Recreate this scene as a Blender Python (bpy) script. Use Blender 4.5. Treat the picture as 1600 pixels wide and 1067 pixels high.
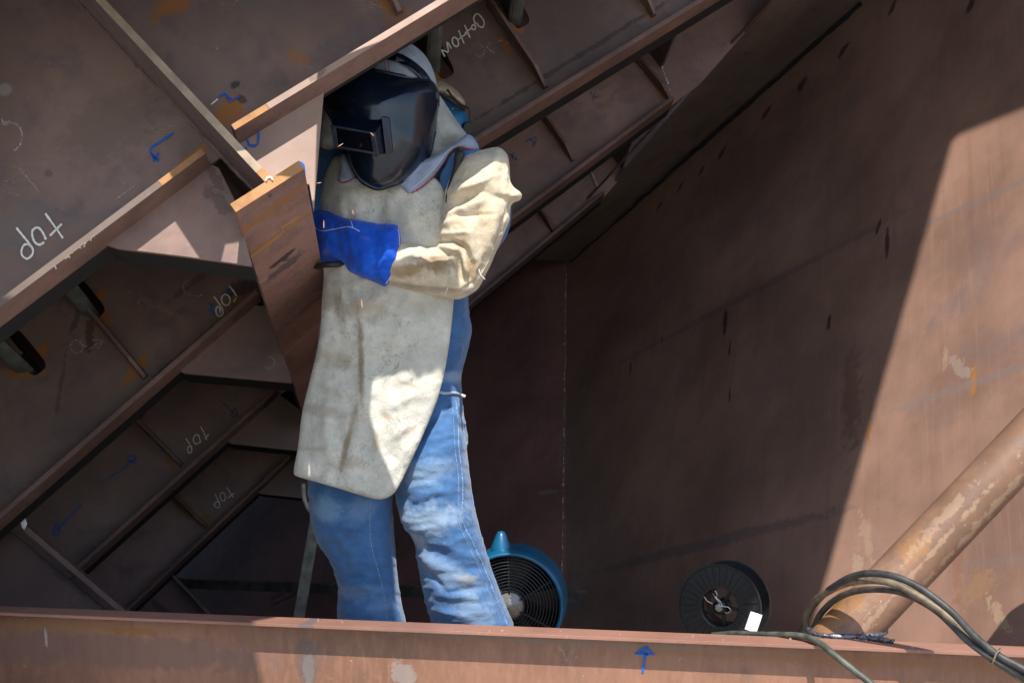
import bpy, bmesh, math, random
import numpy as np
from mathutils import Vector, Matrix, noise
from mathutils.geometry import delaunay_2d_cdt
from mathutils.bvhtree import BVHTree
random.seed(7)
for o in list(bpy.data.objects): bpy.data.objects.remove(o)
S = bpy.context.scene; C = S.collection
# ------------------------------------------------------------------ camera, sky, sun, exposure
F = 2222.0
cam = bpy.data.cameras.new('camera'); cam.lens = 50.0; cam.sensor_width = 36; cam.clip_start = .05; cam.clip_end = 500
co = bpy.data.objects.new('camera', cam); C.objects.link(co)
co.location = (0, 0, 0); co.rotation_euler = (math.pi/2, 0, 0); S.camera = co
LD = Vector((-.08, .54, -.82)).normalized()          # the way the sunlight travels
W = bpy.data.worlds.new('World'); S.world = W; W.use_nodes = True
nt = W.node_tree; sky = nt.nodes.new('ShaderNodeTexSky'); sky.sky_type = 'NISHITA'; sky.sun_disc = False
sky.sun_elevation = math.asin(-LD.z); sky.sun_rotation = math.atan2(-LD.x, -LD.y)
nt.links.new(sky.outputs[0], nt.nodes['Background'].inputs[0]); nt.nodes['Background'].inputs[1].default_value = .15
sl = bpy.data.lights.new('sun', 'SUN'); sl.energy = 4.6; sl.angle = math.radians(.4); sl.color = (1, .94, .86)
so = bpy.data.objects.new('sun', sl); C.objects.link(so); so.location = -LD*20
so.rotation_euler = LD.to_track_quat('-Z', 'Y').to_euler()
S.view_settings.view_transform = 'Standard'; S.view_settings.look = 'None'
S.view_settings.exposure = .62; S.view_settings.gamma = 1; S.view_settings.use_curve_mapping = False
S.render.engine = 'CYCLES'

# ------------------------------------------------------------------ geometry of the place
def ray(x, y): return Vector(((x-800)/F, 1, -(y-533)/F))
def at(x, y, Y): return ray(x, y)*Y
def px(P): return (800+F*P.x/P.y, 533-F*P.z/P.y)
n = ray(631, 1122).normalized()                     # the way the hull runs: frames stand square to it
DA = 3.27; HS = DA*.356
class PL:
    def __init__(s, N, d): s.N = Vector(N); s.d = d
    def at(s, x, y): r = ray(x, y); return r*(s.d/s.N.dot(r))
    def off(s, o): return PL(s.N, s.d+o)
def pl3(a, b, c):
    N = (b-a).cross(c-a).normalized()
    if N.y < 0: N = -N
    return PL(N, N.dot(a))
FR = [PL(n, DA+k*HS) for k in range(4)]
WALL = pl3(at(885, 410, 8.2), at(885, 980, 6.2), at(1600, 1000, 4.0))
BACK = pl3(at(885, 410, 8.2), at(885, 980, 6.2), at(300, 900, 8.3))

# ------------------------------------------------------------------ object helpers
def tag(o, label=None, cat=None, group=None, kind=None):
    if label: o['label'] = label
    if cat: o['category'] = cat
    if group: o['group'] = group
    if kind: o['kind'] = kind
    return o
def thing(name, loc, label, cat, group=None, kind=None):
    o = bpy.data.objects.new(name, None); C.objects.link(o); o.location = loc; o.empty_display_size = .1
    return tag(o, label, cat, group, kind)
def wloc(o):
    v = Vector((0, 0, 0))
    while o is not None: v = v+o.location; o = o.parent
    return v
def link(name, me, m=None, parent=None, smooth=False, label=None):
    """me is in world coordinates; the object is parented keeping it there"""
    o = bpy.data.objects.new(name, me); C.objects.link(o)
    if parent is not None:
        o.parent = parent; me.transform(Matrix.Translation(-wloc(parent)))
    if m is not None: me.materials.clear(); me.materials.append(m)
    if smooth: me.shade_smooth()
    if label: o['label'] = label
    return o
def mesh(verts, faces):
    me = bpy.data.meshes.new('m'); me.from_pydata([tuple(v) for v in verts], [], faces); me.update(); return me
def frombm(bm):
    me = bpy.data.meshes.new('m'); bm.to_mesh(me); bm.free(); return me
def hexa(p, bev=0):
    """p: 4 front corners, 4 back corners"""
    bm = bmesh.new(); v = [bm.verts.new(q) for q in p]
    for f in ((0,1,2,3),(7,6,5,4),(0,4,5,1),(1,5,6,2),(2,6,7,3),(3,7,4,0)): bm.faces.new([v[i] for i in f])
    bmesh.ops.recalc_face_normals(bm, faces=bm.faces)
    if bev: bmesh.ops.bevel(bm, geom=bm.edges[:], offset=bev, segments=2, affect='EDGES', profile=.6)
    return frombm(bm)
def boxv(o, a, b, c, bev=0):
    """box from corner o with edge vectors a, b (face) and c (depth)"""
    return hexa([o, o+a, o+a+b, o+b, o+c, o+a+c, o+a+b+c, o+b+c], bev)
def basis(N):
    N = N.normalized(); u = Vector((1, 0, 0)); u = (u-N*u.dot(N)).normalized(); v = N.cross(u); return u, v, N
def plate(pts, N, th, holes=(), bev=.0012):
    """flat plate: 3D outline pts (on one plane), thickness th along N, holes as further outlines"""
    u, v, N = basis(N); o = pts[0]
    cu = bpy.data.curves.new('c', 'CURVE'); cu.dimensions = '2D'; cu.fill_mode = 'BOTH'
    cu.extrude = th/2-bev; cu.bevel_depth = bev; cu.bevel_resolution = 1; cu.offset = -bev
    for poly in [pts]+list(holes):
        s = cu.splines.new('POLY'); s.points.add(len(poly)-1); s.use_cyclic_u = True
        for i, q in enumerate(poly): d = q-o; s.points[i].co = (d.dot(u), d.dot(v), 0, 1)
    ob = bpy.data.objects.new('t', cu); C.objects.link(ob)
    me = bpy.data.meshes.new_from_object(ob.evaluated_get(bpy.context.evaluated_depsgraph_get()))
    bpy.data.objects.remove(ob)
    M = Matrix((u, v, N)).transposed().to_4x4(); M.translation = o+N*th/2
    me.transform(M); return me
def catmull(pts, k=8, cyc=False):
    pts = [Vector(p) for p in pts]; N = len(pts); out = []
    R = range(N if cyc else N-1)
    for i in R:
        g = lambda j: pts[j % N] if cyc else pts[max(0, min(N-1, j))]
        a, b, c, d = g(i-1), g(i), g(i+1), g(i+2)
        for s in range(k):
            t = s/k; out.append(.5*((2*b)+(c-a)*t+(2*a-5*b+4*c-d)*t*t+(3*b-a-3*c+d)*t**3))
    if not cyc: out.append(pts[-1])
    return out
def tube(path, r, seg=10, closed=False):
    """r: number or list"""
    N = len(path); V = []; Fc = []; up = Vector((.13, .3, .94)).normalized()
    for i, p in enumerate(path):
        if closed: t = (path[(i+1) % N]-path[(i-1) % N]).normalized()
        else: t = (path[min(N-1, i+1)]-path[max(0, i-1)]).normalized()
        if i == 0: a = t.cross(up) if abs(t.dot(up)) < .95 else t.cross(Vector((1, 0, 0)))
        a = (a-t*a.dot(t)).normalized(); b = t.cross(a); rr = r[i] if hasattr(r, '__len__') else r
        for s in range(seg):
            w = 2*math.pi*s/seg; V.append(p+a*math.cos(w)*rr+b*math.sin(w)*rr)
    for i in range(N if closed else N-1):
        for s in range(seg):
            j = (i+1) % N; Fc.append((i*seg+s, j*seg+s, j*seg+(s+1) % seg, i*seg+(s+1) % seg))
    if not closed: Fc.append(tuple(range(seg))); Fc.append(tuple((N-1)*seg+s for s in reversed(range(seg))))
    return mesh(V, Fc)
def join(ms):
    bm = bmesh.new()
    for m in ms: bm.from_mesh(m)
    return frombm(bm)
def lathe(prof, c, ax, seg=48, upv=Vector((0, 0, 1))):
    """prof: (radius, distance along ax) list"""
    ax = ax.normalized(); a = (upv-ax*upv.dot(ax)).normalized(); b = ax.cross(a); V = []; Fc = []
    for r, h in prof:
        for s in range(seg): w = 2*math.pi*s/seg; V.append(c+ax*h+(a*math.cos(w)+b*math.sin(w))*r)
    for i in range(len(prof)-1):
        for s in range(seg): Fc.append((i*seg+s, i*seg+(s+1) % seg, (i+1)*seg+(s+1) % seg, (i+1)*seg+s))
    bm = bmesh.new(); bm.from_mesh(mesh(V, Fc)); bmesh.ops.recalc_face_normals(bm, faces=bm.faces); return frombm(bm)

# ------------------------------------------------------------------ materials
class NB:
    def __init__(s, name):
        s.m = bpy.data.materials.new(name); s.m.use_nodes = True; s.t = s.m.node_tree
        s.b = s.t.nodes['Principled BSDF']; s.geo = s.n('ShaderNodeNewGeometry'); s.P = s.geo.outputs['Position']
    def n(s, ty): return s.t.nodes.new(ty)
    def put(s, inp, v):
        if hasattr(v, 'is_linked') or isinstance(v, bpy.types.NodeSocket): s.t.links.new(v, inp)
        elif isinstance(v, (tuple, list, Vector)) and len(v) == 3 and inp.type == 'RGBA': inp.default_value = (*v, 1)
        else: inp.default_value = v
    def math(s, op, a, b=0, clamp=False):
        x = s.n('ShaderNodeMath'); x.operation = op; x.use_clamp = clamp; s.put(x.inputs[0], a); s.put(x.inputs[1], b); return x.outputs[0]
    def vm(s, op, a, b):
        x = s.n('ShaderNodeVectorMath'); x.operation = op; s.put(x.inputs[0], a); s.put(x.inputs[1], b)
        return x.outputs['Value'] if op in ('DOT_PRODUCT', 'LENGTH') else x.outputs[0]
    def noise(s, sc, det=5, rough=.55, vec=None, stretch=None, dist=0):
        x = s.n('ShaderNodeTexNoise'); v = vec or s.P
        if stretch is not None: v = s.vm('MULTIPLY', v, stretch)
        s.put(x.inputs['Vector'], v); x.inputs['Scale'].default_value = sc; x.inputs['Detail'].default_value = det
        x.inputs['Roughness'].default_value = rough; x.inputs['Distortion'].default_value = dist; return x.outputs[0]
    def ramp(s, v, a, b, lo=0., hi=1.):
        x = s.n('ShaderNodeMapRange'); x.interpolation_type = 'SMOOTHSTEP'
        s.put(x.inputs[0], v)
        for i, q in enumerate((a, b, lo, hi)): x.inputs[i+1].default_value = q
        return x.outputs[0]
    def mix(s, f, a, b, mode='MIX'):
        x = s.n('ShaderNodeMix'); x.data_type = 'RGBA'; x.blend_type = mode
        s.put(x.inputs[0], f); s.put(x.inputs[6], a); s.put(x.inputs[7], b); return x.outputs[2]
    def bump(s, h, strength=.3, dist=.002, prev=None):
        x = s.n('ShaderNodeBump'); x.inputs['Strength'].default_value = strength; x.inputs['Distance'].default_value = dist
        s.put(x.inputs['Height'], h)
        if prev: s.put(x.inputs['Normal'], prev)
        return x.outputs[0]
def mark_axes(N, ang):
    """unit vectors of a mark whose long axis runs at ang degrees (image sense, up positive) on a plane with normal N"""
    e = Vector((math.cos(math.radians(ang)), 0, math.sin(math.radians(ang))))
    a = (e-N*e.dot(N)).normalized(); return a, N.cross(a).normalized()
RUST = (.30, .115, .022); DARK = (.02, .018, .018); CHALK = (.55, .52, .47); BLUEC = (.02, .12, .5); REDR = (.17, .045, .03)
def mk(x, y, ra, rb, ang, col, pl, st=.9, rag=.5):
    p = pl.at(x, y); w_ = math.radians(ang); a = (pl.at(x+20*math.cos(w_), y-20*math.sin(w_))-p).normalized()
    return (p, ra, rb, a, pl.N.cross(a).normalized(), col, st, rag)
def steel(name, base, marks=(), rust=.1, scale=1., stain=.5, streak=None, rough=.5, scr=.5, sdir=None):
    b = NB(name); P = b.P; SV = None
    big = b.noise(1.7*scale, 5, .6); mid = b.noise(9*scale, 6, .65, dist=.4); fine = b.noise(160, 3, .6)
    lo = tuple(c*.72 for c in base); hi = tuple(min(1, c*1.25) for c in base)
    col = b.mix(b.ramp(big, .3, .7), lo, hi)
    col = b.mix(b.math('MULTIPLY', b.ramp(mid, .45, .72), stain), col, tuple(c*f for c, f in zip(base, (.62, .68, .8))))
    bl = b.noise(3.1*scale, 4, .6, dist=.8)
    col = b.mix(b.math('MULTIPLY', b.ramp(bl, .55, .72), .4), col, tuple(base[i]*(.55, .75, 1.02)[i] for i in range(3)))
    if sdir:
        cx = b.n('ShaderNodeCombineXYZ'); b.put(cx.inputs[0], b.math('MULTIPLY', b.vm('DOT_PRODUCT', P, sdir[1]), 3.)); b.put(cx.inputs[1], b.math('MULTIPLY', b.vm('DOT_PRODUCT', P, sdir[0]), .12)); SV = cx.outputs[0]
        sn = b.noise(16, 6, .7, vec=SV); col = b.mix(b.ramp(sn, .5, .78, 0, .35), col, tuple(c*1.4 for c in base))
        sn2 = b.noise(7, 6, .7, vec=SV); col = b.mix(b.ramp(sn2, .52, .8, 0, .45), col, tuple(base[i]*(.62, .5, .5)[i] for i in range(3)))
        sn3 = b.noise(5, 6, .75, vec=SV); col = b.mix(b.ramp(sn3, .66, .8, 0, .5), col, RUST)
    elif streak is not None:
        sn = b.noise(22, 5, .7, stretch=streak); col = b.mix(b.ramp(sn, .42, .75, 0, .45), col, tuple(c*1.5 for c in base))
        sn2 = b.noise(9, 5, .7, stretch=streak); col = b.mix(b.ramp(sn2, .5, .8, 0, .5), col, tuple(c*.5 for c in base))
    rn = b.noise(4.3*scale, 8, .72, dist=.6)
    col = b.mix(b.math('MULTIPLY', b.ramp(rn, .62, .74), rust), col, RUST)
    # dust flecks and hair scratches
    sp = b.noise(75, 2, .5); col = b.mix(b.ramp(sp, .73, .8, 0, .45*scr), col, (.5, .42, .36))
    for st_ in ((1, 9, .35), (.4, 6, 8)):
        sc = b.noise(9, 3, .7, stretch=st_, dist=.25)
        band = b.math('ABSOLUTE', b.math('SUBTRACT', sc, .5))
        msk = b.math('MULTIPLY', b.ramp(band, 0, .006, 1, 0), b.ramp(b.noise(6, 3, .6), .56, .68, 0, .5*scr))
        col = b.mix(msk, col, (.42, .34, .29))
    dk = b.noise(14, 5, .7, dist=1.2)
    col = b.mix(b.ramp(dk, .68, .78, 0, .55), col, tuple(c*.4 for c in base))
    wob = b.noise(26, 5, .7); wob2 = b.noise(90, 3, .6)
    for (p, ra, rb, a, c, cc, stg, rag) in marks:
        d = b.vm('SUBTRACT', P, p)
        cx = b.n('ShaderNodeCombineXYZ')
        b.put(cx.inputs[0], b.math('DIVIDE', b.vm('DOT_PRODUCT', d, a), ra)); b.put(cx.inputs[1], b.math('DIVIDE', b.vm('DOT_PRODUCT', d, c), rb))
        r = b.vm('LENGTH', cx.outputs[0], (0, 0, 0))
        r = b.math('ADD', r, b.math('MULTIPLY', b.math('SUBTRACT', wob, .5), rag*3.2))
        r = b.math('ADD', r, b.math('MULTIPLY', b.math('SUBTRACT', wob2, .5), rag*1.2))
        col = b.mix(b.ramp(r, .62, 1.05, stg, 0), col, cc)
    b.put(b.b.inputs['Base Color'], col)
    b.put(b.b.inputs['Roughness'], b.ramp(mid, .3, .8, rough-.07, rough+.2))
    b.b.inputs['Metallic'].default_value = .0
    b.b.inputs['Specular IOR Level'].default_value = .35
    nb = b.bump(fine, .25, .0006); nb = b.bump(mid, .35, .002, nb); nb = b.bump(b.noise(2.2, 2, .5), .5, .012, nb)
    b.put(b.b.inputs['Normal'], nb)
    return b.m
def plain(name, col, rough=.5, metal=0, var=.25, sc=40, bump=.2, spec=.5, dist=.001):
    b = NB(name); k = b.noise(sc, 5, .6)
    b.put(b.b.inputs['Base Color'], b.mix(b.ramp(k, .3, .7), tuple(c*(1-var) for c in col), tuple(min(1, c*(1+var)) for c in col)))
    b.b.inputs['Roughness'].default_value = rough; b.b.inputs['Metallic'].default_value = metal
    b.b.inputs['Specular IOR Level'].default_value = spec
    if bump: b.put(b.b.inputs['Normal'], b.bump(k, bump, dist))
    return b.m
def chalkmat(name, col, dens=.5):
    b = NB(name); k = b.noise(330, 3, .7); a = b.ramp(k, .5-dens*.3, .62-dens*.3)
    b.put(b.b.inputs['Base Color'], col); b.b.inputs['Roughness'].default_value = .95; b.b.inputs['Specular IOR Level'].default_value = .1
    b.put(b.b.inputs['Alpha'], a); return b.m
M = {}
M['chalk'] = chalkmat('chalk', (.78, .74, .66), .75); M['chalk_faint'] = chalkmat('faint_chalk', (.5, .46, .42), .12)
M['blue'] = chalkmat('blue_paint_marker', (.015, .12, .5), .6); M['blue_faint'] = chalkmat('faint_blue_marker', (.02, .09, .3), .2)
BR = (.150, .098, .082)
M['flange'] = steel('flange_steel', (.185, .110, .090), rust=.5, scale=2, scr=1)
M['scale'] = plain('shadow_black', (.005, .004, .004), .9, 0, .4, 30)  # near-black colour for the shadow bands under flanges and brackets
M['grey'] = plain('grey_primer', (.105, .12, .108), .6, var=.3, sc=14)
M['weld'] = plain('weld_bead', (.16, .17, .2), .35, .7, .5, 120, .9, dist=.003)
M['weldw'] = plain('bright_weld_spots', (.5, .5, .48), .5, .2, .4, 120, .5)
M['rust'] = steel('rusty_steel', (.34, .165, .06), rust=.5, scale=3, stain=.6, rough=.6)
M['dark'] = plain('dark_gap', (.008, .007, .007), .9)

# ------------------------------------------------------------------ handwriting on plates
def ribbon(polys, pl, w=3.0, off=-.004, jit=.5, project=None):
    V = []; Fc = []
    for poly in polys:
        cyc = poly[0] == poly[-1] and len(poly) > 3
        pts = catmull([(x, y, 0) for x, y in (poly[:-1] if cyc else poly)], 5, cyc) if len(poly) > 2 else [Vector((*poly[0], 0)).lerp(Vector((*poly[1], 0)), i/6) for i in range(7)]
        if cyc: pts.append(pts[0])
        b = len(V)
        for i, p in enumerate(pts):
            t = (pts[min(len(pts)-1, i+1)]-pts[max(0, i-1)]); t = t.normalized() if t.length else Vector((1, 0, 0))
            q = Vector((-t.y, t.x, 0))*w*.5*(1+random.uniform(-jit, jit)*.5)
            for s in (-1, 1):
                r = p+q*s
                V.append(project(r.x, r.y) if project else pl.off(off).at(r.x, r.y))
        for i in range(len(pts)-1): Fc.append((b+2*i, b+2*i+1, b+2*i+3, b+2*i+2))
    return mesh(V, Fc)
def circ(x, y, rx, ry=None, rot=0, a0=0, a1=360, k=9):
    ry = ry or rx; rot = math.radians(rot); o = []
    full = a1-a0 >= 360
    for i in range(k+1):
        w = math.radians(a0+(a1-a0)*i/k); cx, sy = rx*math.cos(w), ry*math.sin(w)
        o.append((x+cx*math.cos(rot)-sy*math.sin(rot), y+cx*math.sin(rot)+sy*math.cos(rot)))
    if full: o[-1] = o[0]
    return o
def write(name, polys, pl, parent, m='chalk', w=2.6, off=-.004):
    return link(name, ribbon(polys, pl, w, off), M[m], parent)
def zt(ox, oy, s, polys): return [[(ox+x*s, oy+y*s) for x, y in p] for p in polys]

# ------------------------------------------------------------------ the web frames
def line_pts(k, a, b, proj):
    q = FR[k].off(-proj); return q.at(*a), q.at(*b)
FLL = [((-420, 795), (322, 239)), ((-330, 1099), (404, 457)), ((118, 893), (431, 612)), ((198, 956), (456, 713))]
FLR = [((366, 204), (1366, -403)), ((446, 404), (1498, -245)), ((484, 578), (1054, 154)), ((560, 622), (945, 301))]
PEX = [0, -163, 62, 10]   # pixels by which the plates run on to the right past their flanges
PROJ = .085; TF = .016
def side(k, a, b, proj=PROJ):
    A, B = line_pts(k, a, b, proj); e = (B-A).normalized(); w = e.cross(n).normalized()
    if w.x > 0: w = -w
    return A, B, e, w
def flange(k, a, b, parent, m, back=.07, proj=PROJ, name='flange'):
    A, B, e, w = side(k, a, b, proj)
    o = link(name, boxv(A, B-A, w*TF, n*(proj+.012), .002), m, parent)
    link('flange_shadow_band', boxv(A+n*(proj+.0125)+w*.001, B-A, w*(TF-.002), n*(.085 if a[0] < 0 or k else .02), .001), M['scale'], parent)  # dark strip added in place of the shadow band under the flange
    return o
def stiff(k, a, b, parent, m, dep=.09, t=.012, taper=True):
    """flat bar standing on frame plate k, from px a to px b (b = end near the flange, cut back)"""
    A, B = FR[k].at(*a), FR[k].at(*b); e = (B-A).normalized(); s = e.cross(n).normalized()*t; L = (B-A).length
    f = [A-n*dep, A+e*(L-(.07 if taper else 0))-n*dep, B-n*.02, B]
    p = [A, *f]; V = [q+n*.001 for q in p]+[q+s+n*.001 for q in p]; N = 5
    Fc = [tuple(range(N)), tuple(range(2*N-1, N-1, -1))]+[(i, i+N, (i+1) % N+N, (i+1) % N) for i in range(N)]
    bm = bmesh.new(); bm.from_mesh(mesh(V, Fc)); bmesh.ops.recalc_face_normals(bm, faces=bm.faces)
    o = link('stiffener', frombm(bm), m, parent)
    weldline(A-n*.002, B-n*.002, o); weldline(A+s-n*.002, B+s-n*.002, o)
    return o
def rr(k, cx, cy, hw, hl, ang):
    """rounded slot outline on frame k, px half width, half length, angle of long axis"""
    o = []; a = math.radians(ang)
    for i in range(24):
        w = 2*math.pi*i/24; c, s = math.cos(w), math.sin(w)
        x = hl*math.copysign(abs(c)**.45, c); y = hw*math.copysign(abs(s)**.45, s)
        o.append(FR[k].at(cx+x*math.cos(a)-y*math.sin(a), cy+x*math.sin(a)+y*math.cos(a)))
    return o
fm = []
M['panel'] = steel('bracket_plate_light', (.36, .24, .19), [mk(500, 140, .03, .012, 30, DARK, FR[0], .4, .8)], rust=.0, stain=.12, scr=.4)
M['edge_l'] = steel('shaded_edge', (.125, .088, .07), rust=.4, stain=.4)  # edge colour darkened to paint the shade on the left flange
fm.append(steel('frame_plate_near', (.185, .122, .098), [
    mk(358, 172, .055, .035, 50, RUST, FR[0], .95, .5), mk(270, 8, .06, .03, 20, RUST, FR[0], .8, .6), mk(240, 34, .02, .012, 20, RUST, FR[0], .7),
    mk(368, 132, .02, .012, 20, DARK, FR[0], .8, .6), mk(378, 155, .018, .01, -40, DARK, FR[0], .7, .6), mk(470, 92, .04, .02, -30, RUST, FR[0], .5, .6),
    mk(300, 245, .05, .014, 37, RUST, FR[0], .9, .5), mk(605, 10, .02, .07, 35, RUST, FR[0], .8), mk(620, 25, .05, .03, 35, RUST, FR[0], .6),
    mk(30, 355, .12, .05, 37, (.12, .105, .105), FR[0], .4), mk(180, 190, .14, .09, 30, (.11, .085, .06), FR[0], .35), mk(8, 140, .02, .02, 0, (.3, .28, .26), FR[0], .5, .2),
    mk(76, 270, .012, .012, 0, (.08, .07, .08), FR[0], .6, .2), mk(560, 60, .18, .05, 30, (.1, .085, .09), FR[0], .5)], rust=.12, stain=.7, scr=1))
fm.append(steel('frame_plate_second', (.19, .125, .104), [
    mk(148, 470, .022, .06, 142, RUST, FR[1], .9), mk(155, 495, .04, .04, 142, RUST, FR[1], .7, .6), mk(55, 560, .022, .07, 142, RUST, FR[1], .9), mk(40, 583, .07, .02, 0, RUST, FR[1], .7),
    mk(210, 580, .02, .07, 142, RUST, FR[1], .8), mk(375, 465, .05, .014, 40, RUST, FR[1], .7, .6), mk(690, 118, .035, .02, 60, RUST, FR[1], .9),
    mk(715, 185, .04, .03, 60, RUST, FR[1], .6), mk(808, 38, .05, .022, -60, RUST, FR[1], .9), mk(840, 125, .045, .012, -60, RUST, FR[1], .9), mk(790, 70, .05, .012, -55, RUST, FR[1], .8),
    mk(1015, 20, .05, .014, -60, RUST, FR[1], .9), mk(140, 520, .07, .016, 88, DARK, FR[1], .6, .8), mk(118, 500, .05, .01, 70, DARK, FR[1], .5, .8), mk(375, 450, .05, .03, 20, DARK, FR[1], .6, .7),
    mk(5, 800, .03, .03, 0, RUST, FR[1], .8), mk(330, 420, .2, .012, 38, (.07, .05, .05), FR[1], .5, .9), mk(300, 540, .25, .010, 41, DARK, FR[1], .5, .9), mk(900, 90, .5, .010, 31.6, DARK, FR[1], .5, .9), mk(250, 480, .012, .09, 60, (.30, .24, .22), FR[1], .25, 1.2), mk(95, 600, .12, .008, 80, DARK, FR[1], .4, 1.1)], rust=.06, stain=.8, scr=1))
fm.append(steel('frame_plate_third', (.29, .188, .16), [  # same paint as the near frame, lightened in place of fill light
    mk(265, 722, .04, .014, -50, RUST, FR[2], .8), mk(220, 640, .05, .02, -90, DARK, FR[2], .5, .8), mk(890, 240, .05, .014, -60, RUST, FR[2], .8), mk(850, 190, .05, .01, -60, RUST, FR[2], .5),
    mk(1030, 145, .05, .014, -60, RUST, FR[2], .7), mk(180, 830, .04, .012, 40, RUST, FR[2], .6)], rust=.05, stain=.8, scr=.8))
fm.append(steel('frame_plate_fourth', (.31, .20, .175), [  # frame paint lightened again to make up for fill light this deep
    mk(290, 790, .09, .03, -50, RUST, FR[3], .8, .7), mk(318, 812, .05, .03, 40, RUST, FR[3], .7), mk(862, 350, .07, .018, -60, RUST, FR[3], .7), mk(240, 900, .06, .02, 40, RUST, FR[3], .5)], rust=.05, stain=.8, scr=.8))
fl_lab = ['nearest brown steel web frame, top written upside down at its left', 'second web frame back with chalk word bottom and bulb bars in its slots',
          'third web frame back with blue arrows drawn on its left plate', 'deepest web frame with small chalk word top above the dark gap']
slots = {1: [rr(1, 131, 462, 15, 40, 50), rr(1, 37, 548, 16, 42, 50), rr(1, 682, 85, 14, 40, 62), rr(1, 800, 8, 14, 38, 60)],
         2: [rr(2, 128, 712, 9, 16, 50)], 0: [], 3: []}
FRM = []
H = [1.15, 1.32, 1.32, 1.32]
for k in range(4):
    A, B, e, w = side(k, *FLL[k]); A2, B2, e2, w2 = side(k, *FLR[k])
    t = thing('web_frame_or_blocker', FR[k].at(420, 400), fl_lab[k], 'ship frame', 'web frames of the hull block'); FRM.append(t)
    B2 = B2+e2*(PEX[k]/F*B2.y)
    bt = [q+n*PROJ for q in (A, B, A2, B2)]
    lo = [bt[0]+w*.004, bt[1]+w*.004, bt[2]+w2*.004, bt[3]+w2*.004]
    if k >= 2: lo[0] = lo[0]
    ext = lo[0] if k < 2 else lo[0]-e*1.6
    outline = ([lo[0]] if k < 2 else [ext, lo[0]])+[lo[1], lo[2], lo[3], lo[3]+w2*H[k], lo[2]+(w+w2)*.5*H[k], ext+w*H[k]]
    L2a = FR[k].at(1389/1.148+700/1.148, -700)
    if k == 1: outline[4:5] = [FR[k].at(1389/1.148+400/1.148, -400)]
    if k >= 2: outline = [lo[0], lo[1], lo[2], lo[3], L2a, lo[2]+(w+w2)*.5*H[k], lo[0]+w*H[k]-e*1.2, lo[0]-e*1.2+w*.25, lo[0]+w*.004]
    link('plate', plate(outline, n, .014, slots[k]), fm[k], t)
    fa_ = flange(k, *FLL[k], t, M['flange']); fb_ = flange(k, *FLR[k], t, M['flange'])
    if k == 0:
        for fo_, A_, L_, rr_ in ((fa_, B, -e, .13), (fb_, A2, e2, .10)):
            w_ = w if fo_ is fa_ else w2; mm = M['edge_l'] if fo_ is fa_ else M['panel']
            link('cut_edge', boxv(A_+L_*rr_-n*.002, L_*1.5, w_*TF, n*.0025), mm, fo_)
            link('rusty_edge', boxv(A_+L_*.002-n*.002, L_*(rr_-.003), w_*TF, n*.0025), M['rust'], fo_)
tA, tB, tC, tD = FRM
# brackets under the flanges on the left of the girder
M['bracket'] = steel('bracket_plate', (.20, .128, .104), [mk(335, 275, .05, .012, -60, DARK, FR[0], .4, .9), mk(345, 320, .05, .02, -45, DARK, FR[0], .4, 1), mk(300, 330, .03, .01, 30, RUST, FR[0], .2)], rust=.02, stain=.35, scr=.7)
M['bracket2'] = steel('bracket_plate_deep', (.17, .112, .095), rust=.03, stain=.4, scr=.8)
bra = [[(146, 362), (157, 379), (185, 388), (300, 402), (394, 415), (376, 345), (366, 310), (342, 262), (334, 258), (323, 256), (318, 246), (300, 252)],
       [(262, 568), (276, 577), (289, 583), (457, 598), (432, 520), (416, 478), (396, 476), (388, 468), (380, 474)],
       [(343, 680), (352, 688), (362, 693), (489, 706), (470, 640), (434, 614)], [(392, 762), (400, 768), (408, 771), (512, 782), (490, 732), (456, 716)]]
for k in range(4):
    o = link('bracket', plate([FR[k].at(*p) for p in bra[k]], n, .012), M['bracket'] if k == 0 else M['bracket2'], FRM[k])
    lp = bra[k][:4] if k else bra[k][:5]; lp = [FR[k].at(*p) for p in lp]; up_ = w_up = Vector((0, .26, .96))
    for p_, q_ in zip(lp, lp[1:]): link('bracket_shadow_band', boxv(p_+n*.0125+up_*.001, q_-p_, up_*.008, n*(.11 if k < 3 else .08)), M['scale'], o)  # dark strips added in place of the shadow under the bracket edge
# bracket on the right of the girder (its free edge stands in front of the welder)
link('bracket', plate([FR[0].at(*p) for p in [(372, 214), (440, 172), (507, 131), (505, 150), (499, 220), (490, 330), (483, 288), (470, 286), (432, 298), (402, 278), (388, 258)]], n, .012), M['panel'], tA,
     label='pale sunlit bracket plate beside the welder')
def weldline(a, b, parent, r=.005, name='weld_bead', m='weldp'):
    N = max(6, int((b-a).length/.012)); P = [a.lerp(b, i/N)+Vector([random.uniform(-1, 1)*r*.25 for _ in range(3)]) for i in range(N+1)]
    return link(name, tube(P, [r*random.uniform(.7, 1.25) for _ in P], 6), M[m], parent, True)
M['weldp'] = steel('painted_weld', (.13, .082, .062), rust=.9, scale=5, stain=.8)
# stiffeners
for k, a, b, tp in ((1, (124, 470), (226, 592), True), (1, (6, 528), (30, 556), False), (1, (762, 10), (850, 140), True), (1, (985, -24), (1020, 27), True),
                (2, (203, 648), (283, 728), True), (2, (838, 172), (894, 253), True), (2, (984, 84), (1046, 160), True),
                (3, (268, 772), (322, 824), True), (3, (826, 312), (864, 364), True), (0, (590, -30), (622, 24), True)):
    stiff(k, a, b, FRM[k], M['flange'], .06 if k else .05, .011, tp)
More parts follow.
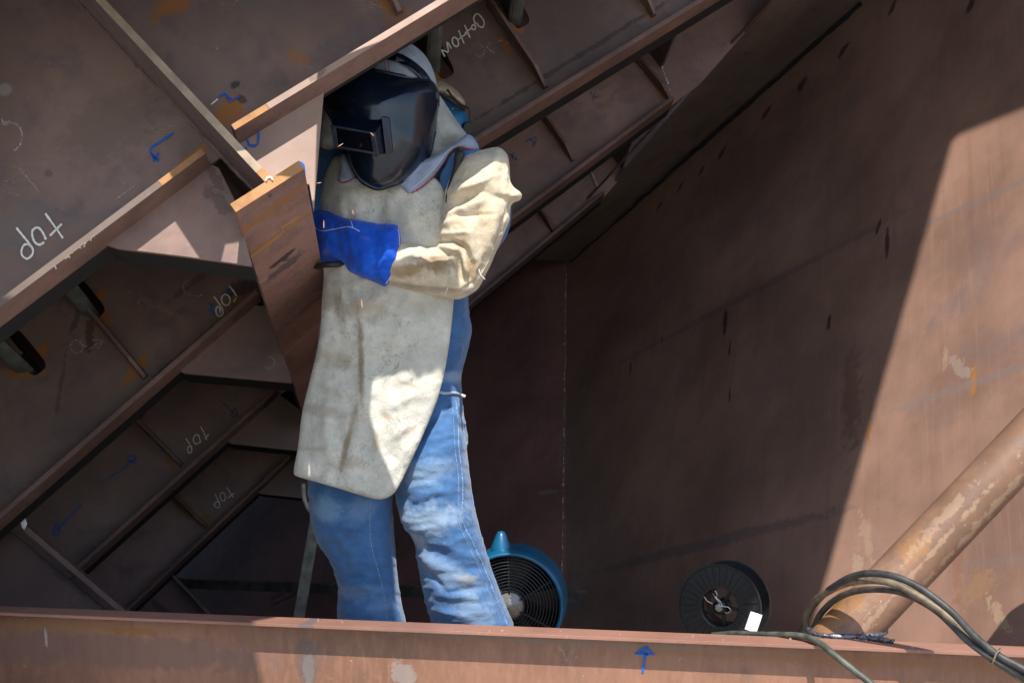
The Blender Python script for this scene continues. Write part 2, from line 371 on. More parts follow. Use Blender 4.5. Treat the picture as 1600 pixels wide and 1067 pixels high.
# lower left plate with a bar along its edge
t = thing('lower_girder', FR[1].at(60, 930), 'reddish plate at lower left with a steel bar running down its edge', 'ship girder')
LG = FR[1].off(.25)
M['redplate'] = steel('reddish_plate', (.135, .078, .066), [mk(110, 900, .18, .025, -41, DARK, LG, .6, .5), mk(150, 925, .12, .012, -41, RUST, LG, .6, .6)], rust=.03, stain=.4, scr=1)
link('plate', plate([LG.at(*p) for p in [(-200, 640), (8, 822), (190, 972), (190, 1200), (-200, 1200)]], n, .014), M['redplate'], t)
a3, b3 = LG.off(-.07).at(-30, 772), LG.off(-.07).at(200, 968); e = (b3-a3).normalized(); w = e.cross(n).normalized(); w = w if w.z > 0 else -w
link('flange', boxv(a3, b3-a3, w*.018, n*.12, .002), M['flange'], t)
write('chalk_mark', [circ(-1, 833, 5, 7)], LG, t, 'chalk', 2.5)
LG2 = FR[3].off(.1)
t = thing('lower_girder', LG2.at(262, 940), 'small dark plate low between the slanting flanges left of the leaning slat', 'ship girder')
link('plate', plate([LG2.at(*p) for p in [(265, 893), (345, 985), (180, 1100), (170, 985), (205, 955)]], n, .014), M['redplate'], t)
a3, b3 = LG2.off(-.05).at(262, 893), LG2.off(-.05).at(350, 985)
link('flange', boxv(a3, b3-a3, w*.012, n*.06, .001), M['flange'], t)
write('chalk_mark', [circ(235, 925, 6, 7, 0, -90, 120)], LG2, t, 'chalk_faint', 2)

# longitudinal bulb bars that run through the slots
bulbs = [((148, 489), (-.64, -.77), 0), ((46, 578), (-.64, -.77), 0), ((684, 112), (-.53, -.85), 1), ((812, 34), (-.53, -.85), 1)]
blab = ['grey bulb bar through the right-hand slot of the left plate', 'grey bulb bar through the slot nearest the left edge',
        'dark grey bulb bar just above the welder cap', 'grey bulb bar at the top edge right of the chalk word']
for (p, dr, sd), lb in zip(bulbs, blab):
    A, B, e, w = side(1, *(FLR[1] if sd else FLL[1])); P0 = FR[1].at(*p)
    t = thing('bulb_bar', P0, lb, 'steel profile', 'longitudinal bars of the hull')
    st = P0-n*(HS-.02); ln = n*(HS+.10+(.9 if not sd else .9))
    s = e*.012
    link('web', boxv(st+w*.03, s, w*.75, ln, .001), M['grey'], t)
    prof = [(0, 0), (-.010, .002), (-.030, .014), (-.034, .026), (-.026, .038), (0, .062), (.012, .062), (.012, 0)]
    V = [st+e*x+w*y for x, y in prof]+[st+e*x+w*y+ln for x, y in prof]; N = len(prof)
    bm = bmesh.new(); bm.from_mesh(mesh(V, [tuple(range(N)), tuple(range(2*N-1, N-1, -1))]+[(i, (i+1) % N, (i+1) % N+N, i+N) for i in range(N)]))
    bmesh.ops.recalc_face_normals(bm, faces=bm.faces); bmesh.ops.bevel(bm, geom=[g for g in bm.edges if abs((g.verts[0].co-g.verts[1].co).normalized().dot(n)) > .9], offset=.004, segments=2, affect='EDGES')
    link('bulb', frombm(bm), M['grey'], t)

# ------------------------------------------------------------------ the T girder that runs back along the hull
t = thing('t_girder', FR[0].at(420, 300), 'steel T girder with rusty orange end reaching down beside the blue glove', 'ship girder'); GT = t
NEAR = PL(n, .946*DA); D5 = n*4.6
Tl, Tr = NEAR.at(369, 332), NEAR.at(476, 264)
ee = (Tr-Tl).normalized(); ww = ee.cross(n).normalized(); ww = ww if ww.z > 0 else -ww
TPL = pl3(Tl, Tr, Tl+n)
M['tface'] = steel('girder_face', (.245, .133, .104), [mk(400, 345, .14, .02, 35, RUST, TPL, .75, .9), mk(430, 370, .2, .016, 35, RUST, TPL, .7, .9), mk(462, 300, .08, .02, 35, RUST, TPL, .5, 1),
     mk(440, 405, .05, .02, 40, DARK, TPL, .85, .7), mk(415, 435, .06, .012, 40, (.3, .28, .26), TPL, .5, .9), mk(450, 350, .05, .008, 35, (.5, .25, .05), TPL, .7, 1), mk(445, 415, .09, .03, 40, (.05, .045, .045), TPL, .7, 1.1), mk(480, 480, .12, .02, 40, (.10, .06, .055), TPL, .6, 1.1), mk(460, 540, .15, .02, 40, (.38, .24, .18), TPL, .3, 1.1), mk(420, 380, .12, .012, 38, (.42, .22, .05), TPL, .6, 1.1)],
     rust=.25, stain=.6, streak=(9, .5, 9), scr=1)
link('face_plate', boxv(Tl, Tr-Tl, ww*.02, D5, .0015), M['tface'], t)
link('rusty_end', boxv(Tl-n*.003+ww*.0005, Tr-Tl, ww*.0235, n*.002), M['rust'], t)
# web of the girder: stands square on the face plate, its free end face catches the light
G0 = NEAR.at(421, 292); G1 = NEAR.at(128, -22); ge = (G1-G0).normalized(); gs = ge.cross(n).normalized(); gs = gs if gs.x > 0 else -gs
M['gweb'] = steel('girder_web', (.115, .082, .076), rust=.05, stain=.4, scr=1.)
M['cutedge'] = steel('flame_cut_edge', (.34, .25, .17), rust=.9, scale=6, stain=.5)
G0 = G0+ge*.012
link('web', boxv(G0, ge*1.6, gs*.018, D5, .0015), M['gweb'], t)
link('cut_edge', boxv(G0-n*.002, ge*1.6, gs*.0183, n*.0015), M['cutedge'], t)
gA, gB = G0-n*(n.dot(G0)-DA+.001), G0+ge*1.5-n*(n.dot(G0)-DA+.001)
weldline(gA-gs*.001, gB-gs*.001, t, .006); weldline(gA+gs*.019, gB+gs*.019, t, .006)
weldline(Tl+(Tr-Tl)*.47+n*.02, Tl+(Tr-Tl)*.47+n*.021+Vector((.001, 0, 0)), t, .004)
link('rusty_corner', boxv(G0-n*.0036-ge*.001, ge*.035, gs*.019, n*.0015), M['rust'], t)
write('chalk_mark', [circ(421, 281, 5, 5, 0, 170, 360)], NEAR, t, 'chalk', 2.5, off=-.008)

# ------------------------------------------------------------------ bulkheads, sloping strip, hull shell
wm = []
for (x, y, a, b_, g) in ((1386, 380, .09, .014, 88), (1372, 355, .05, .014, 75), (1133, 500, .09, .016, 88), (1140, 545, .04, .008, 85), (1295, 505, .04, .014, 80), (1254, 130, .05, .03, 60),
        (1198, 175, .05, .025, 60), (1128, 238, .05, .02, 60), (1095, 268, .05, .02, 60), (1063, 292, .04, .015, 60), (1030, 322, .04, .012, 60), (1318, 78, .05, .025, 60), (1395, 10, .06, .02, 65), (1517, 8, .06, .02, 75), (985, 575, .05, .008, 88), (1140, 615, .05, .006, 88),(1034,530,.03,.005,88)):
    wm.append(mk(x, y, a, b_, g, DARK if x % 2 else (.035, .012, .012), WALL, .8, .6))
wm += [mk(1521, 596, .075, .014, 86, (.34, .15, .04), WALL, .85, .35), mk(1500, 575, .09, .022, -42, (.42, .37, .32), WALL, .3, 1.4), mk(1357, 672, .06, .01, 84, (.34, .15, .04), WALL, .8, .4),
       mk(1477, 560, .06, .012, 88, (.45, .3, .2), WALL, .3, 1), mk(1600, 570, .8, .02, 19, (.2, .17, .17), WALL, .4, .5), mk(1560, 300, .5, .018, 24, (.17, .15, .155), WALL, .4, .6),
       mk(1150, 470, 1.2, .025, 28, (.07, .06, .07), WALL, .3, .6), mk(1100, 850, .9, .03, 14, (.07, .07, .085), WALL, .4, .6), mk(1520, 880, .6, .02, 6, (.2, .16, .15), WALL, .3, .6),
       mk(1340, 900, .12, .03, 95, (.5, .38, .26), WALL, .4, 1.1), mk(1355, 840, .16, .02, 100, (.45, .33, .22), WALL, .35, 1.1), mk(1310, 930, .1, .03, 60, (.3, .14, .04), WALL, .5, 1.1),
       mk(1560, 960, .1, .02, -60, (.5, .38, .24), WALL, .4, 1.1), mk(1495, 850, .2, .03, 90, (.25, .1, .045), WALL, .4, 1.1), mk(1530, 915, .06, .06, 0, (.35, .2, .09), WALL, .4, 1), mk(1330, 620, .3, .05, 90, (.09, .05, .03), WALL, .4, 1)]
sd = mk(1300, 500, 1, 1, 88, DARK, WALL)[3:5]
M['wall'] = steel('bulkhead_plate', (.29, .172, .128), wm, rust=.04, stain=.12, sdir=sd, scr=1.1)
def quad(name, pts, m, parent, N, th=.014): return link(name, plate(pts, N, th), m, parent)
t = thing('steel_bulkhead', WALL.at(1500, 1000), 'tall brown steel wall on the right, half sunlit and scorched', 'wall')
wb = [WALL.at(884, 416), WALL.at(876, 1010), WALL.at(876, 1010)+Vector((0, 0, -1.2)), WALL.at(1900, 1300), WALL.at(1900, -300), WALL.at(1350, 1)]
quad('plate', [WALL.at(*p) for p in [(883, 404), (878, 1150), (2000, 1500), (2100, -400), (1420, -74)]], M['wall'], t, WALL.N)
# little knob of weld specks on the corner line
sp = []
for i in range(150):
    y = random.uniform(430, 978); p = WALL.off(-.01).at(884-(y-410)*.012+random.uniform(-1, 1), y); r = random.uniform(.001, .0035)
    sp.append(boxv(p, Vector((r, 0, 0)), Vector((0, 0, r*random.uniform(1, 5))), Vector((0, r, 0))))
tag(link('weld_spatter', join(sp), plain('spatter', (.5, .47, .4), .8), t), kind='stuff')
M['back'] = steel('back_bulkhead', (.27, .135, .115), [mk(855, 768, .06, .016, 3, (.3, .26, .2), BACK, .6, .9), mk(875, 700, .15, .014, 90, (.25, .22, .18), BACK, .35, 1), mk(810, 520, .4, .2, 80, (.15, .08, .07), BACK, .3)], rust=.03, stain=.3, sdir=mk(800, 700, 1, 1, 90, DARK, BACK)[3:5], scr=.8)
t = thing('back_bulkhead', BACK.at(800, 980), 'dark steel wall behind the welder, left of the corner seam', 'wall')
quad('plate', [BACK.at(*p) for p in [(887, 395), (885, 1160), (-600, 1160), (-600, 395)]], M['back'], t, BACK.N)
E1, E2 = WALL.at(1350, 0), WALL.at(885, 410)
STR = pl3(E1, E2, FR[3].off(.12).at(938, 308))
M['strip'] = steel('sloping_strip', (.20, .145, .115), [mk(1167, 84, .06, .012, 3, (.11, .03, .02), STR, .8, .5), mk(1270, 15, .05, .012, 0, DARK, STR, .5, .8)], rust=.04, stain=.4, scr=.5)
t = thing('sloping_plate', STR.at(1000, 300), 'long sloping plate between the frames and the right wall', 'steel plate')
quad('plate', [STR.at(*p) for p in [(1353, -3), (1500, -132), (1355, -166), (1210, 0), (940, 310), (828, 405), (890, 408)]], M['strip'], t, STR.N)
ps = [STR.off(-.012).at(1300-(i/24)*470, -103+(i/24)*508+random.uniform(-1, 1)) for i in range(25)]
link('weld_seam', tube(ps, .007, 6), M['flange'], t)
ps = [WALL.off(-.01).at(1345-(i/40)*455, 6+(i/40)*404+random.uniform(-1.2, 1.2)) for i in range(41)]
link('gap', tube(ps, [.004+.006*(1-i/40)*random.random()+.003*(i < 34) for i in range(41)], 6), M['dark'], t)
for (x0, y0, x1, y1, k) in ((1020, 68, 1046, 141, 2), (921, 263, 934, 296, 3)):
    for i in range(16):
        if random.random() < .2: continue
        f = i/15; p = FR[k].off(-.02).at(x0+(x1-x0)*f, y0+(y1-y0)*f); r = random.uniform(.003, .007)
        link('weld_stitch', boxv(p, Vector((r, 0, 0)), Vector((0, 0, r*1.6)), Vector((0, r, 0))), M['weldw'], FRM[k])
# hull shell above the frames (roof of the block), running back from the near frame
t = thing('hull_shell', FR[0].at(300, -500), 'hull plating that closes the top of the block above the frames', 'hull plating')
A, B, e, w = side(0, *FLL[0]); A2, B2, e2, w2 = side(0, *FLR[0])
h0 = A+w*1.15; h1 = A2+(w+w2)*.5*1.15; h2 = B2+w2*1.15
M['shell'] = steel('shell_plate', (.10, .072, .066), rust=.1)
for p, q in ((h0, h1), (h1, h2)):
    link('plate', plate([p+n*.1, q+n*.1, q+n*6.0, p+n*6.0], (q-p).cross(n).normalized(), .014), M['shell'], t)
link('side_or_blocker_plate', plate([h0+n*.1, h0-w*3.2+n*.1, h0-w*3.2+n*6, h0+n*6], e, .014), M['shell'], t)
link('side_or_blocker_plate', plate([h2+n*.1, h2-w2*.9+n*.6, h2-w2*.9+n*6, h2+n*6], e2, .014), M['shell'], t)
# unseen plate added to keep the sun off the first frame
SHADE = PL(n, DA-.60)
def back_to(P, pl): return P-LD*((pl.N.dot(P)-pl.d)/pl.N.dot(LD))
t = thing('web_frame_or_blocker', back_to(A2, SHADE), 'added sun-blocking plates in front of the frames, out of view', 'ship frame', 'web frames of the hull block')
bl = [back_to(A+w*(TF-.014), SHADE), back_to(B+w*(TF+.03), SHADE), back_to(A2+w2*(TF+.05), SHADE), back_to(B2+w2*(TF+.05), SHADE)]
link('plate', plate([*bl, bl[3]+w2*1.3, bl[2]+(w+w2)*.65, bl[0]+w*1.3], n, .014), M['shell'], t)

link('bracket', plate([back_to(at(*p, 3.88), SHADE.off(.03)) for p in [(493, 539), (550, 498), (605, 460), (640, 444), (714, 444), (714, 546), (700, 548), (664, 560), (656, 571), (648, 566), (592, 568), (583, 582), (577, 640), (590, 700), (619, 768), (624, 850), (430, 850), (430, 728), (489, 722)]], n, .012), M['shell'], t)  # unseen blocker, outlined to throw the shade on the apron
NQ = PL((0, 1, 0), 2.7)
bk = lambda p: back_to(p, NQ)
t2 = thing('web_frame_or_blocker', bk(at(1100, 900, 4.4)), 'added tall plate out of view, cut to shade the right wall, fan and spool', 'ship frame')
link('plate', plate([bk(at(794, 1012, 4.35)), bk(at(1140, 1012, 4.4)), bk(at(1188, 930, 4.4))]+[bk(WALL.at(*p)) for p in [(1256, 1030), (1280, 940), (1405, 510), (1490, 215), (1600, 170), (1760, 105)]]+[Vector((3.5, 2.7, 7)), Vector((.22, 2.7, 7))], Vector((0, 1, 0)), .014), M['shell'], t2)  # unseen blocker, its outline set by the wanted shadow edge on the wall
A3, B3 = E1, WALL.at(1500, -132)
link('side_or_blocker_plate', plate([STR.at(*p)+Vector((0, 0, .25)) for p in [(1420, -60), (1600, -220), (1300, -420), (1000, -200), (760, 120), (820, 300)]], (STR.at(1500, -132)-STR.at(1353, -3)).cross(STR.at(940, 310)-STR.at(1353, -3)).normalized(), .014), M['shell'], t)  # unseen plate added to stop sun leaking in above the strip
link('bracket', plate([back_to(FR[0].at(*p), SHADE.off(.01)) for p in [(268, 338), (313, 406), (345, 411), (352, 382), (398, 374), (400, 330), (345, 262), (300, 290)]], n, .012), M['shell'], t)  # unseen blocker, trims the sunlit triangle on the left bracket
link('sun_block_plate', boxv(Vector((.1, 3.5, 4.2)), Vector((6, 0, 0)), Vector((0, 6.5, 0)), Vector((0, 0, .014))), M['shell'], t)  # unseen plate added to keep sun off the deepest frame
# bar along the back and floor
t = thing('steel_bar', BACK.at(600, 930), 'long grey bar lying level along the back behind the legs', 'bar')
b0, b1 = BACK.off(-.35).at(262, 903), BACK.off(-.35).at(918, 924)
link('bar', boxv(b0, b1-b0, Vector((0, 0, -.05)), Vector((0, .05, 0)), .003), plain('old_grey_wood', (.13, .11, .095), .8, 0, .4, 12), t)
link('brace', tube([BACK.off(-.3).at(425, 940), BACK.off(-.3).at(462, 922)], .02, 6), M['flange'], t)
t = thing('wooden_slat', at(456, 1000, 4.9), 'narrow grey slat leaning upright behind the left trouser leg', 'slat')
s0 = at(450, 1010, 4.9); s1 = at(486, 800, 5.0)
link('slat', boxv(s0, Vector((.038, .008, 0)), s1-s0, Vector((0, .015, 0)), .002), plain('weathered_wood', (.17, .16, .13), .85, 0, .35, 30), t)
link('hose_end', tube(catmull([at(474, 755, 4.8), at(475, 775, 4.8), at(481, 792, 4.8), at(492, 805, 4.85)], 6), .007, 8), plain('pale_hose', (.35, .35, .3), .5), t)
# staging the welder stands on, hull bottom, yard ground
t = tag(link('staging_board', boxv(Vector((-1.7, 3.72, -1.04)), Vector((3.0, 0, 0)), Vector((0, .95, 0)), Vector((0, 0, .04)), .003), plain('plank', (.22, .17, .11), .85, 0, .3, 9)), 'wide wooden staging board behind the beam that the welder stands on', 'board')
b0 = Vector((-4, 3.9, -1.25)); dn = Vector((-.076, 1, -.265))
tag(link('hull_bottom', hexa([b0, b0+Vector((7, 0, 0)), b0+Vector((7, 0, 0))+dn*6, b0+dn*6]+[q+Vector((0, 0, -.02)) for q in (b0, b0+Vector((7, 0, 0)), b0+Vector((7, 0, 0))+dn*6, b0+dn*6)]), M['shell']), kind='structure')
tag(link('ground', mesh([(-90, -90, -3.1), (90, -90, -3.1), (90, 90, -3.1), (-90, 90, -3.1)], [(0, 1, 2, 3)]), plain('yard_concrete', (.30, .28, .25), .9, 0, .2, .6)), kind='structure')

# white and blue plates standing in for daylight through a gap
t = thing('daylight_patch', LG.off(-.02).at(32, 815), 'white and blue piece standing in for daylight through a gap at lower left', 'daylight patch')
q = LG.off(-.11)
link('gap_daylight', plate([q.at(*p) for p in [(22, 796), (31, 800), (40, 808), (42, 818), (38, 827), (28, 816)]], n, .003), plain('daylight_white', (.8, .85, .8), .4), t)
link('stripe', plate([q.off(-.004).at(*p) for p in [(22, 795), (27, 798), (34, 822), (27, 815), (14, 803)]], n, .003), plain('daylight_blue', (.02, .04, .2), .4), t)

# ------------------------------------------------------------------ foreground beam
ZB = -.70
def onz(x, y, z): r = ray(x, y); return r*(z/r.z)
g0, g1 = onz(0, 956, ZB), onz(1600, 1021, ZB); ge_ = (g1-g0).normalized(); gb = Vector((-ge_.y, ge_.x, 0)); gb = gb if gb.y > 0 else -gb
bA = g0-ge_*.9; bL = (g1-g0).length+1.6; UZ = Vector((0, 0, 1))
OV = .048
BW = pl3(g0+gb*OV, g1+gb*OV, g0+gb*OV-UZ)
M['beam'] = steel('beam_web', (.245, .124, .078), [mk(482, 1040, .05, .016, 90, (.25, .25, .25), BW, .6, .9), mk(630, 1050, .03, .03, 90, (.28, .27, .26), BW, .5, 1.), mk(480, 1030, .07, .035, 90, (.08, .075, .08), BW, .5, .5),
        mk(100, 978, .26, .012, 177, (.28, .15, .06), BW, .6, .7), mk(210, 985, .1, .012, 177, RUST, BW, .6, .7), mk(1300, 1030, .5, .015, 177, (.25, .11, .04), BW, .5, .7), mk(900, 1003, .6, .008, 177, (.2, .15, .12), BW, .6, .6),
        mk(150, 1015, .6, .05, 177, (.17, .10, .085), BW, .6, .5), mk(72, 995, .004, .03, 5, CHALK, BW, .5, .3)], rust=.05, stain=.3, scr=.8, streak=(3, 3, .8))
M['beamtop'] = steel('beam_flange', (.28, .145, .105), [mk(488, 975, .02, .05, 0, (.1, .1, .11), BW, .7, .5)], rust=.12, stain=.3, scr=1)
SHADE2 = PL((0, 1, 0), 1.9)
t = thing('web_frame_or_blocker', back_to(BW.at(100, 1040), SHADE2), 'added plates out of view, cut to shade the left of the beam and the left leg', 'ship frame')
link('plate', plate([back_to(BW.at(*p), SHADE2) for p in [(-600, 1300), (458, 1300), (392, 1000), (430, 940), (430, 905), (-600, 905)]], Vector((0, 1, 0)), .014), M['shell'], t)  # unseen blocker, cut to shade the left end of the beam
link('plate', plate([back_to(at(*p, 3.92), SHADE2) for p in [(616, 868), (626, 940), (636, 1010), (490, 1010), (490, 868)]], Vector((0, 1, 0)), .014), M['shell'], t)  # unseen blocker, cut to shade the left trouser leg
t = thing('foreground_beam', bA+ge_*1.8+gb*.05, 'brown steel T beam across the bottom with a thin sunlit top edge', 'steel beam'); TB = t
link('top_flange', boxv(bA-UZ*.008, ge_*bL, UZ*.008, gb*.085, .0012), M['beamtop'], t)
link('web', boxv(bA+gb*OV-UZ*.009, ge_*bL, UZ*-.7, gb*.012, 0), M['beam'], t)
M['fil'] = steel('beam_fillet', (.16, .075, .04), rust=.6, scale=4)
fil = [bA+gb*(OV-.002)-UZ*.011+ge_*(bL*i/160)+Vector((0, 0, random.uniform(-.001, .001))) for i in range(161)]
link('weld_fillet', tube(fil, [.007+random.uniform(-.001, .001) for _ in fil], 8), M['fil'], t)
BWo = BW.off(-.003)
write('blue_arrow', [[(1004, 1050), (1006, 1035), (1009, 1012)], [(992, 1021), (1000, 1016), (1009, 1010), (1015, 1016), (1022, 1022)], [(994, 1020), (1018, 1021)], [(1000, 1017), (1013, 1022)]], BW, t, 'blue', 3.2, -.003)
write('chalk_mark', [[(75, 985), (70, 1008)]], BW, t, 'chalk_faint', 1.6, -.003)
for i in range(16):
    x = random.uniform(400, 1590); f = random.random(); p = g0.lerp(g1, x/1600)+gb*.07*f; r = random.uniform(.0015, .0035)
    link('weld_crumb', boxv(p, Vector((r*1.6, 0, 0)), Vector((0, r, 0)), Vector((0, 0, r))), M['panel'], t)

# ------------------------------------------------------------------ pipe strut
pa = at(1322, 988, 3.42); pb = at(1600, 697, 3.46); pd = (pb-pa).normalized(); PR = .0635
M['pipe'] = steel('pipe_steel', (.21, .118, .075), [
    (at(1300, 950, 3.33), .12, .07, *mark_axes(Vector((0, 1, 0)), 47), (.30, .145, .045), .6, .8), (at(1410, 850, 3.5), .05, .03, *mark_axes(Vector((0, 1, 0)), 47), (.30, .145, .045), .5, .9),
    (at(1500, 760, 3.7), .25, .01, *mark_axes(Vector((0, 1, 0)), 47), (.40, .28, .18), .35, 1.5), (at(1440, 800, 3.55), .15, .01, *mark_axes(Vector((0, 1, 0)), 47), (.40, .28, .18), .3, 1.5),
    (at(1560, 690, 3.85), .2, .02, *mark_axes(Vector((0, 1, 0)), 47), (.40, .28, .18), .3, 1.5), (at(1400, 900, 3.45), .3, .008, *mark_axes(Vector((0, 1, 0)), 47), (.42, .29, .19), .4, 1.1)], rust=.75, scale=2.5, stain=.6, rough=.42, scr=2)
t = thing('pipe_strut', pa, 'thick rusty steel pipe slanting up to the right from the beam', 'pipe')
prof_s = pa-pd*.1; V = []; seg = 64
a = pd.cross(UZ).normalized(); b = pd.cross(a)
Fc = []
for i in range(41):
    for s in range(seg):
        w_ = 2*math.pi*s/seg; q = pa+pd*(i/40*1.05)+(a*math.cos(w_)+b*math.sin(w_))*PR
        if i == 0: q = q-pd*((q.z-(ZB+.001))/pd.z)
        V.append(q)
for i in range(40):
    for s in range(seg): Fc.append((i*seg+s, i*seg+(s+1) % seg, (i+1)*seg+(s+1) % seg, (i+1)*seg+s))
link('pipe', mesh(V, Fc), M['pipe'], t, True)
ring = [V[s]+Vector((0, 0, .003))+(V[s]-pa).normalized()*.003 for s in range(seg)]
link('weld_bead', tube(ring, [.006+random.uniform(-.0015, .002) for _ in ring], 8, True), M['weld'], t, True)
pth = [onz(1340+i*2.4, 994+i*.35, ZB+.004)+Vector((0, 0, random.uniform(0, .003))) for i in range(24)]
link('weld_run', tube(pth, [.006+random.uniform(-.002, .003) for _ in pth], 8), M['weld'], t, True)

# ------------------------------------------------------------------ cables
def cab(col, nm): return plain(nm, col, .55, 0, .45, 35, .5, .5)
cabs = [([(1140, 1040, 3.9), (1200, 1010, 3.75), (1247, 992, 3.62), (1268, 950, 3.50), (1300, 918, 3.35), (1340, 897, 3.26), (1385, 897, 3.20), (1430, 914, 3.16), (1480, 950, 3.12), (1520, 991, 3.10), (1560, 1022, 3.08), (1610, 1052, 3.05), (1680, 1110, 3.03)], .0082, (.035, .035, .033), 'black welding cable arching highest over the foot of the pipe'),
        ([(1120, 1050, 3.95), (1190, 1015, 3.8), (1254, 992, 3.60), (1262, 955, 3.50), (1290, 926, 3.38), (1335, 907, 3.29), (1385, 908, 3.23), (1430, 928, 3.19), (1480, 962, 3.15), (1525, 1005, 3.12), (1562, 1036, 3.10), (1610, 1070, 3.07), (1670, 1120, 3.05)], .0085, (.15, .115, .075), 'muddy brown cable lying between two black ones over the pipe'),
        ([(1150, 1040, 3.9), (1210, 1010, 3.75), (1263, 990, 3.58), (1285, 955, 3.46), (1320, 928, 3.35), (1365, 919, 3.28), (1415, 927, 3.22), (1465, 955, 3.17), (1508, 997, 3.12), (1550, 1027, 3.09), (1605, 1062, 3.06), (1675, 1118, 3.03)], .0078, (.05, .047, .042), 'lowest dark cable of the arch, crossing the pipe just above its foot'),
        ([(1112, 993, 3.55), (1150, 990, 3.5), (1215, 990.5, 3.38), (1255, 994, 3.325), (1278, 1003, 3.27), (1300, 1019, 3.225), (1340, 1050, 3.19), (1380, 1085, 3.16), (1440, 1150, 3.14)], .0075, (.07, .075, .06), 'single dark cable lying on the beam and dropping over its front')]
for pts, r, col, lb in cabs:
    P = catmull([at(*p) for p in pts], 10)
    P = [p+Vector((noise.noise(p*9), noise.noise(p*9+Vector((5, 0, 0)))*.5, noise.noise(p*9+Vector((0, 5, 0)))))*.0025 for p in P]
    me = tube(P, [r*(1+.05*noise.noise(p*30)) for p in P], 14)
    o = link('welding_cable', me, cab(col, 'cable_rubber'), None, True); tag(o, lb, 'cable', 'welding cables')
tp = at(1556, 1024, 3.085); dd = (at(1610, 1058, 3.055)-at(1508, 990, 3.115)).normalized()
link_ = tube([tp+(dd.cross(UZ).normalized()*math.cos(w_)+dd.cross(dd.cross(UZ)).normalized()*math.sin(w_)*1.0)*.021+dd*.002*math.sin(3*w_) for w_ in [2*math.pi*i/20 for i in range(20)]], .002, 6, True)
tag(link('cable_tie', link_, plain('wire_tie', (.2, .16, .1), .6)), 'wire tie holding the cable bundle where it leaves the beam', 'tie')

# ------------------------------------------------------------------ wire spool
M['blkpl'] = plain('black_plastic', (.012, .014, .018), .38, 0, .3, 60, .1)
sc_ = at(1124, 948, 4.42); ax = Vector((.42, .90, -.02)).normalized()
t = thing('wire_spool', sc_+Vector((0, 0, -.15)), 'black plastic welding wire spool with a white label behind the beam', 'wire spool')
R1, R0 = .134, .064
def disc(h, nm):
    pr = [(R0, h), (R0, h+.006), (R1-.004, h+.006), (R1, h+.004), (R1, h-.004), (R1-.005, h-.004), (R1-.007, h), (R0+.003, h), (R0, h)]
    return link(nm, lathe(pr, sc_, ax, 72), M['blkpl'], t, False)
disc(0, 'front_rim'); disc(.105, 'back_rim')
link('barrel', lathe([(R0, 0), (R0, .105), (R0-.004, .105), (R0-.004, 0), (R0, 0)], sc_, ax, 48), M['blkpl'], t, True)
link('wire', lathe([(R0+.03, .008), (R0+.032, .05), (R0+.03, .100)], sc_, ax, 48), plain('copper_wire', (.2, .17, .15), .35, .8), t, True)
sa = (UZ-ax*UZ.dot(ax)).normalized(); sb = ax.cross(sa)
for i in range(32):
    w_ = 2*math.pi*i/32; d = sa*math.cos(w_)+sb*math.sin(w_); s = ax.cross(d)*.0016
    link('rib', boxv(sc_+d*(R0+.003)-s*.5-ax*.003, d*(R1-R0-.012), s, ax*.004), M['blkpl'], t)
for i in range(5):
    w_ = 2*math.pi*i/5+.5; d = sa*math.cos(w_)+sb*math.sin(w_); s = ax.cross(d)*.01
    link('spoke', boxv(sc_+d*.018-s*.5+ax*.03, d*(R0-.02), s, ax*.01, .001), M['blkpl'], t)
link('hub', lathe([(0, .0), (.012, .0), (.022, .008), (.024, .06), (0, .06)], sc_-ax*.005, ax, 24), M['blkpl'], t, True)
link('bolt', lathe([(0, 0), (.006, 0), (.0075, .002), (.0075, .01), (.0125, .01), (.0125, .014), (0, .014)], sc_-ax*.018, ax, 6), plain('zinc', (.5, .58, .56), .3, .9), t)
wp = [(-.012, .052), (-.006, .040), (-.008, .03), (.004, .02), (.012, .006), (.03, .004), (.038, -.006), (.028, -.014), (.02, -.012)]
link('bent_wire', tube(catmull([sc_+sb*-x+sa*y-ax*.006 for x, y in [(-q[0], q[1]) for q in wp]], 5), .0017, 6), plain('bright_wire', (.6, .58, .55), .3, .8), t, True)
link('bent_wire', tube([sc_-sb*.022+sa*.046-ax*.006, sc_+sb*.004+sa*.012-ax*.008], .0016, 6), plain('bright_wire2', (.6, .58, .55), .3, .8), t, True)
link('bent_wire', tube(catmull([sc_-sb*.048+sa*.03-ax*.004, sc_-sb*.036+sa*.018-ax*.008, sc_-sb*.02+sa*.012-ax*.008], 5), .002, 6), plain('bright_wire3', (.6, .58, .55), .3, .8), t, True)
SPL = PL(ax, ax.dot(sc_)-.0055)
link('label', plate([SPL.at(*p) for p in [(1173, 954), (1191, 960), (1182, 989), (1163, 982)]], ax, .001), plain('white_paper', (.82, .82, .8), .7, 0, .03), t)
link('stand', boxv(sc_+Vector((-.1, -.01, -.19)), Vector((.22, 0, 0)), Vector((0, .13, 0)), Vector((0, 0, .06)), .004), M['grey'], t)

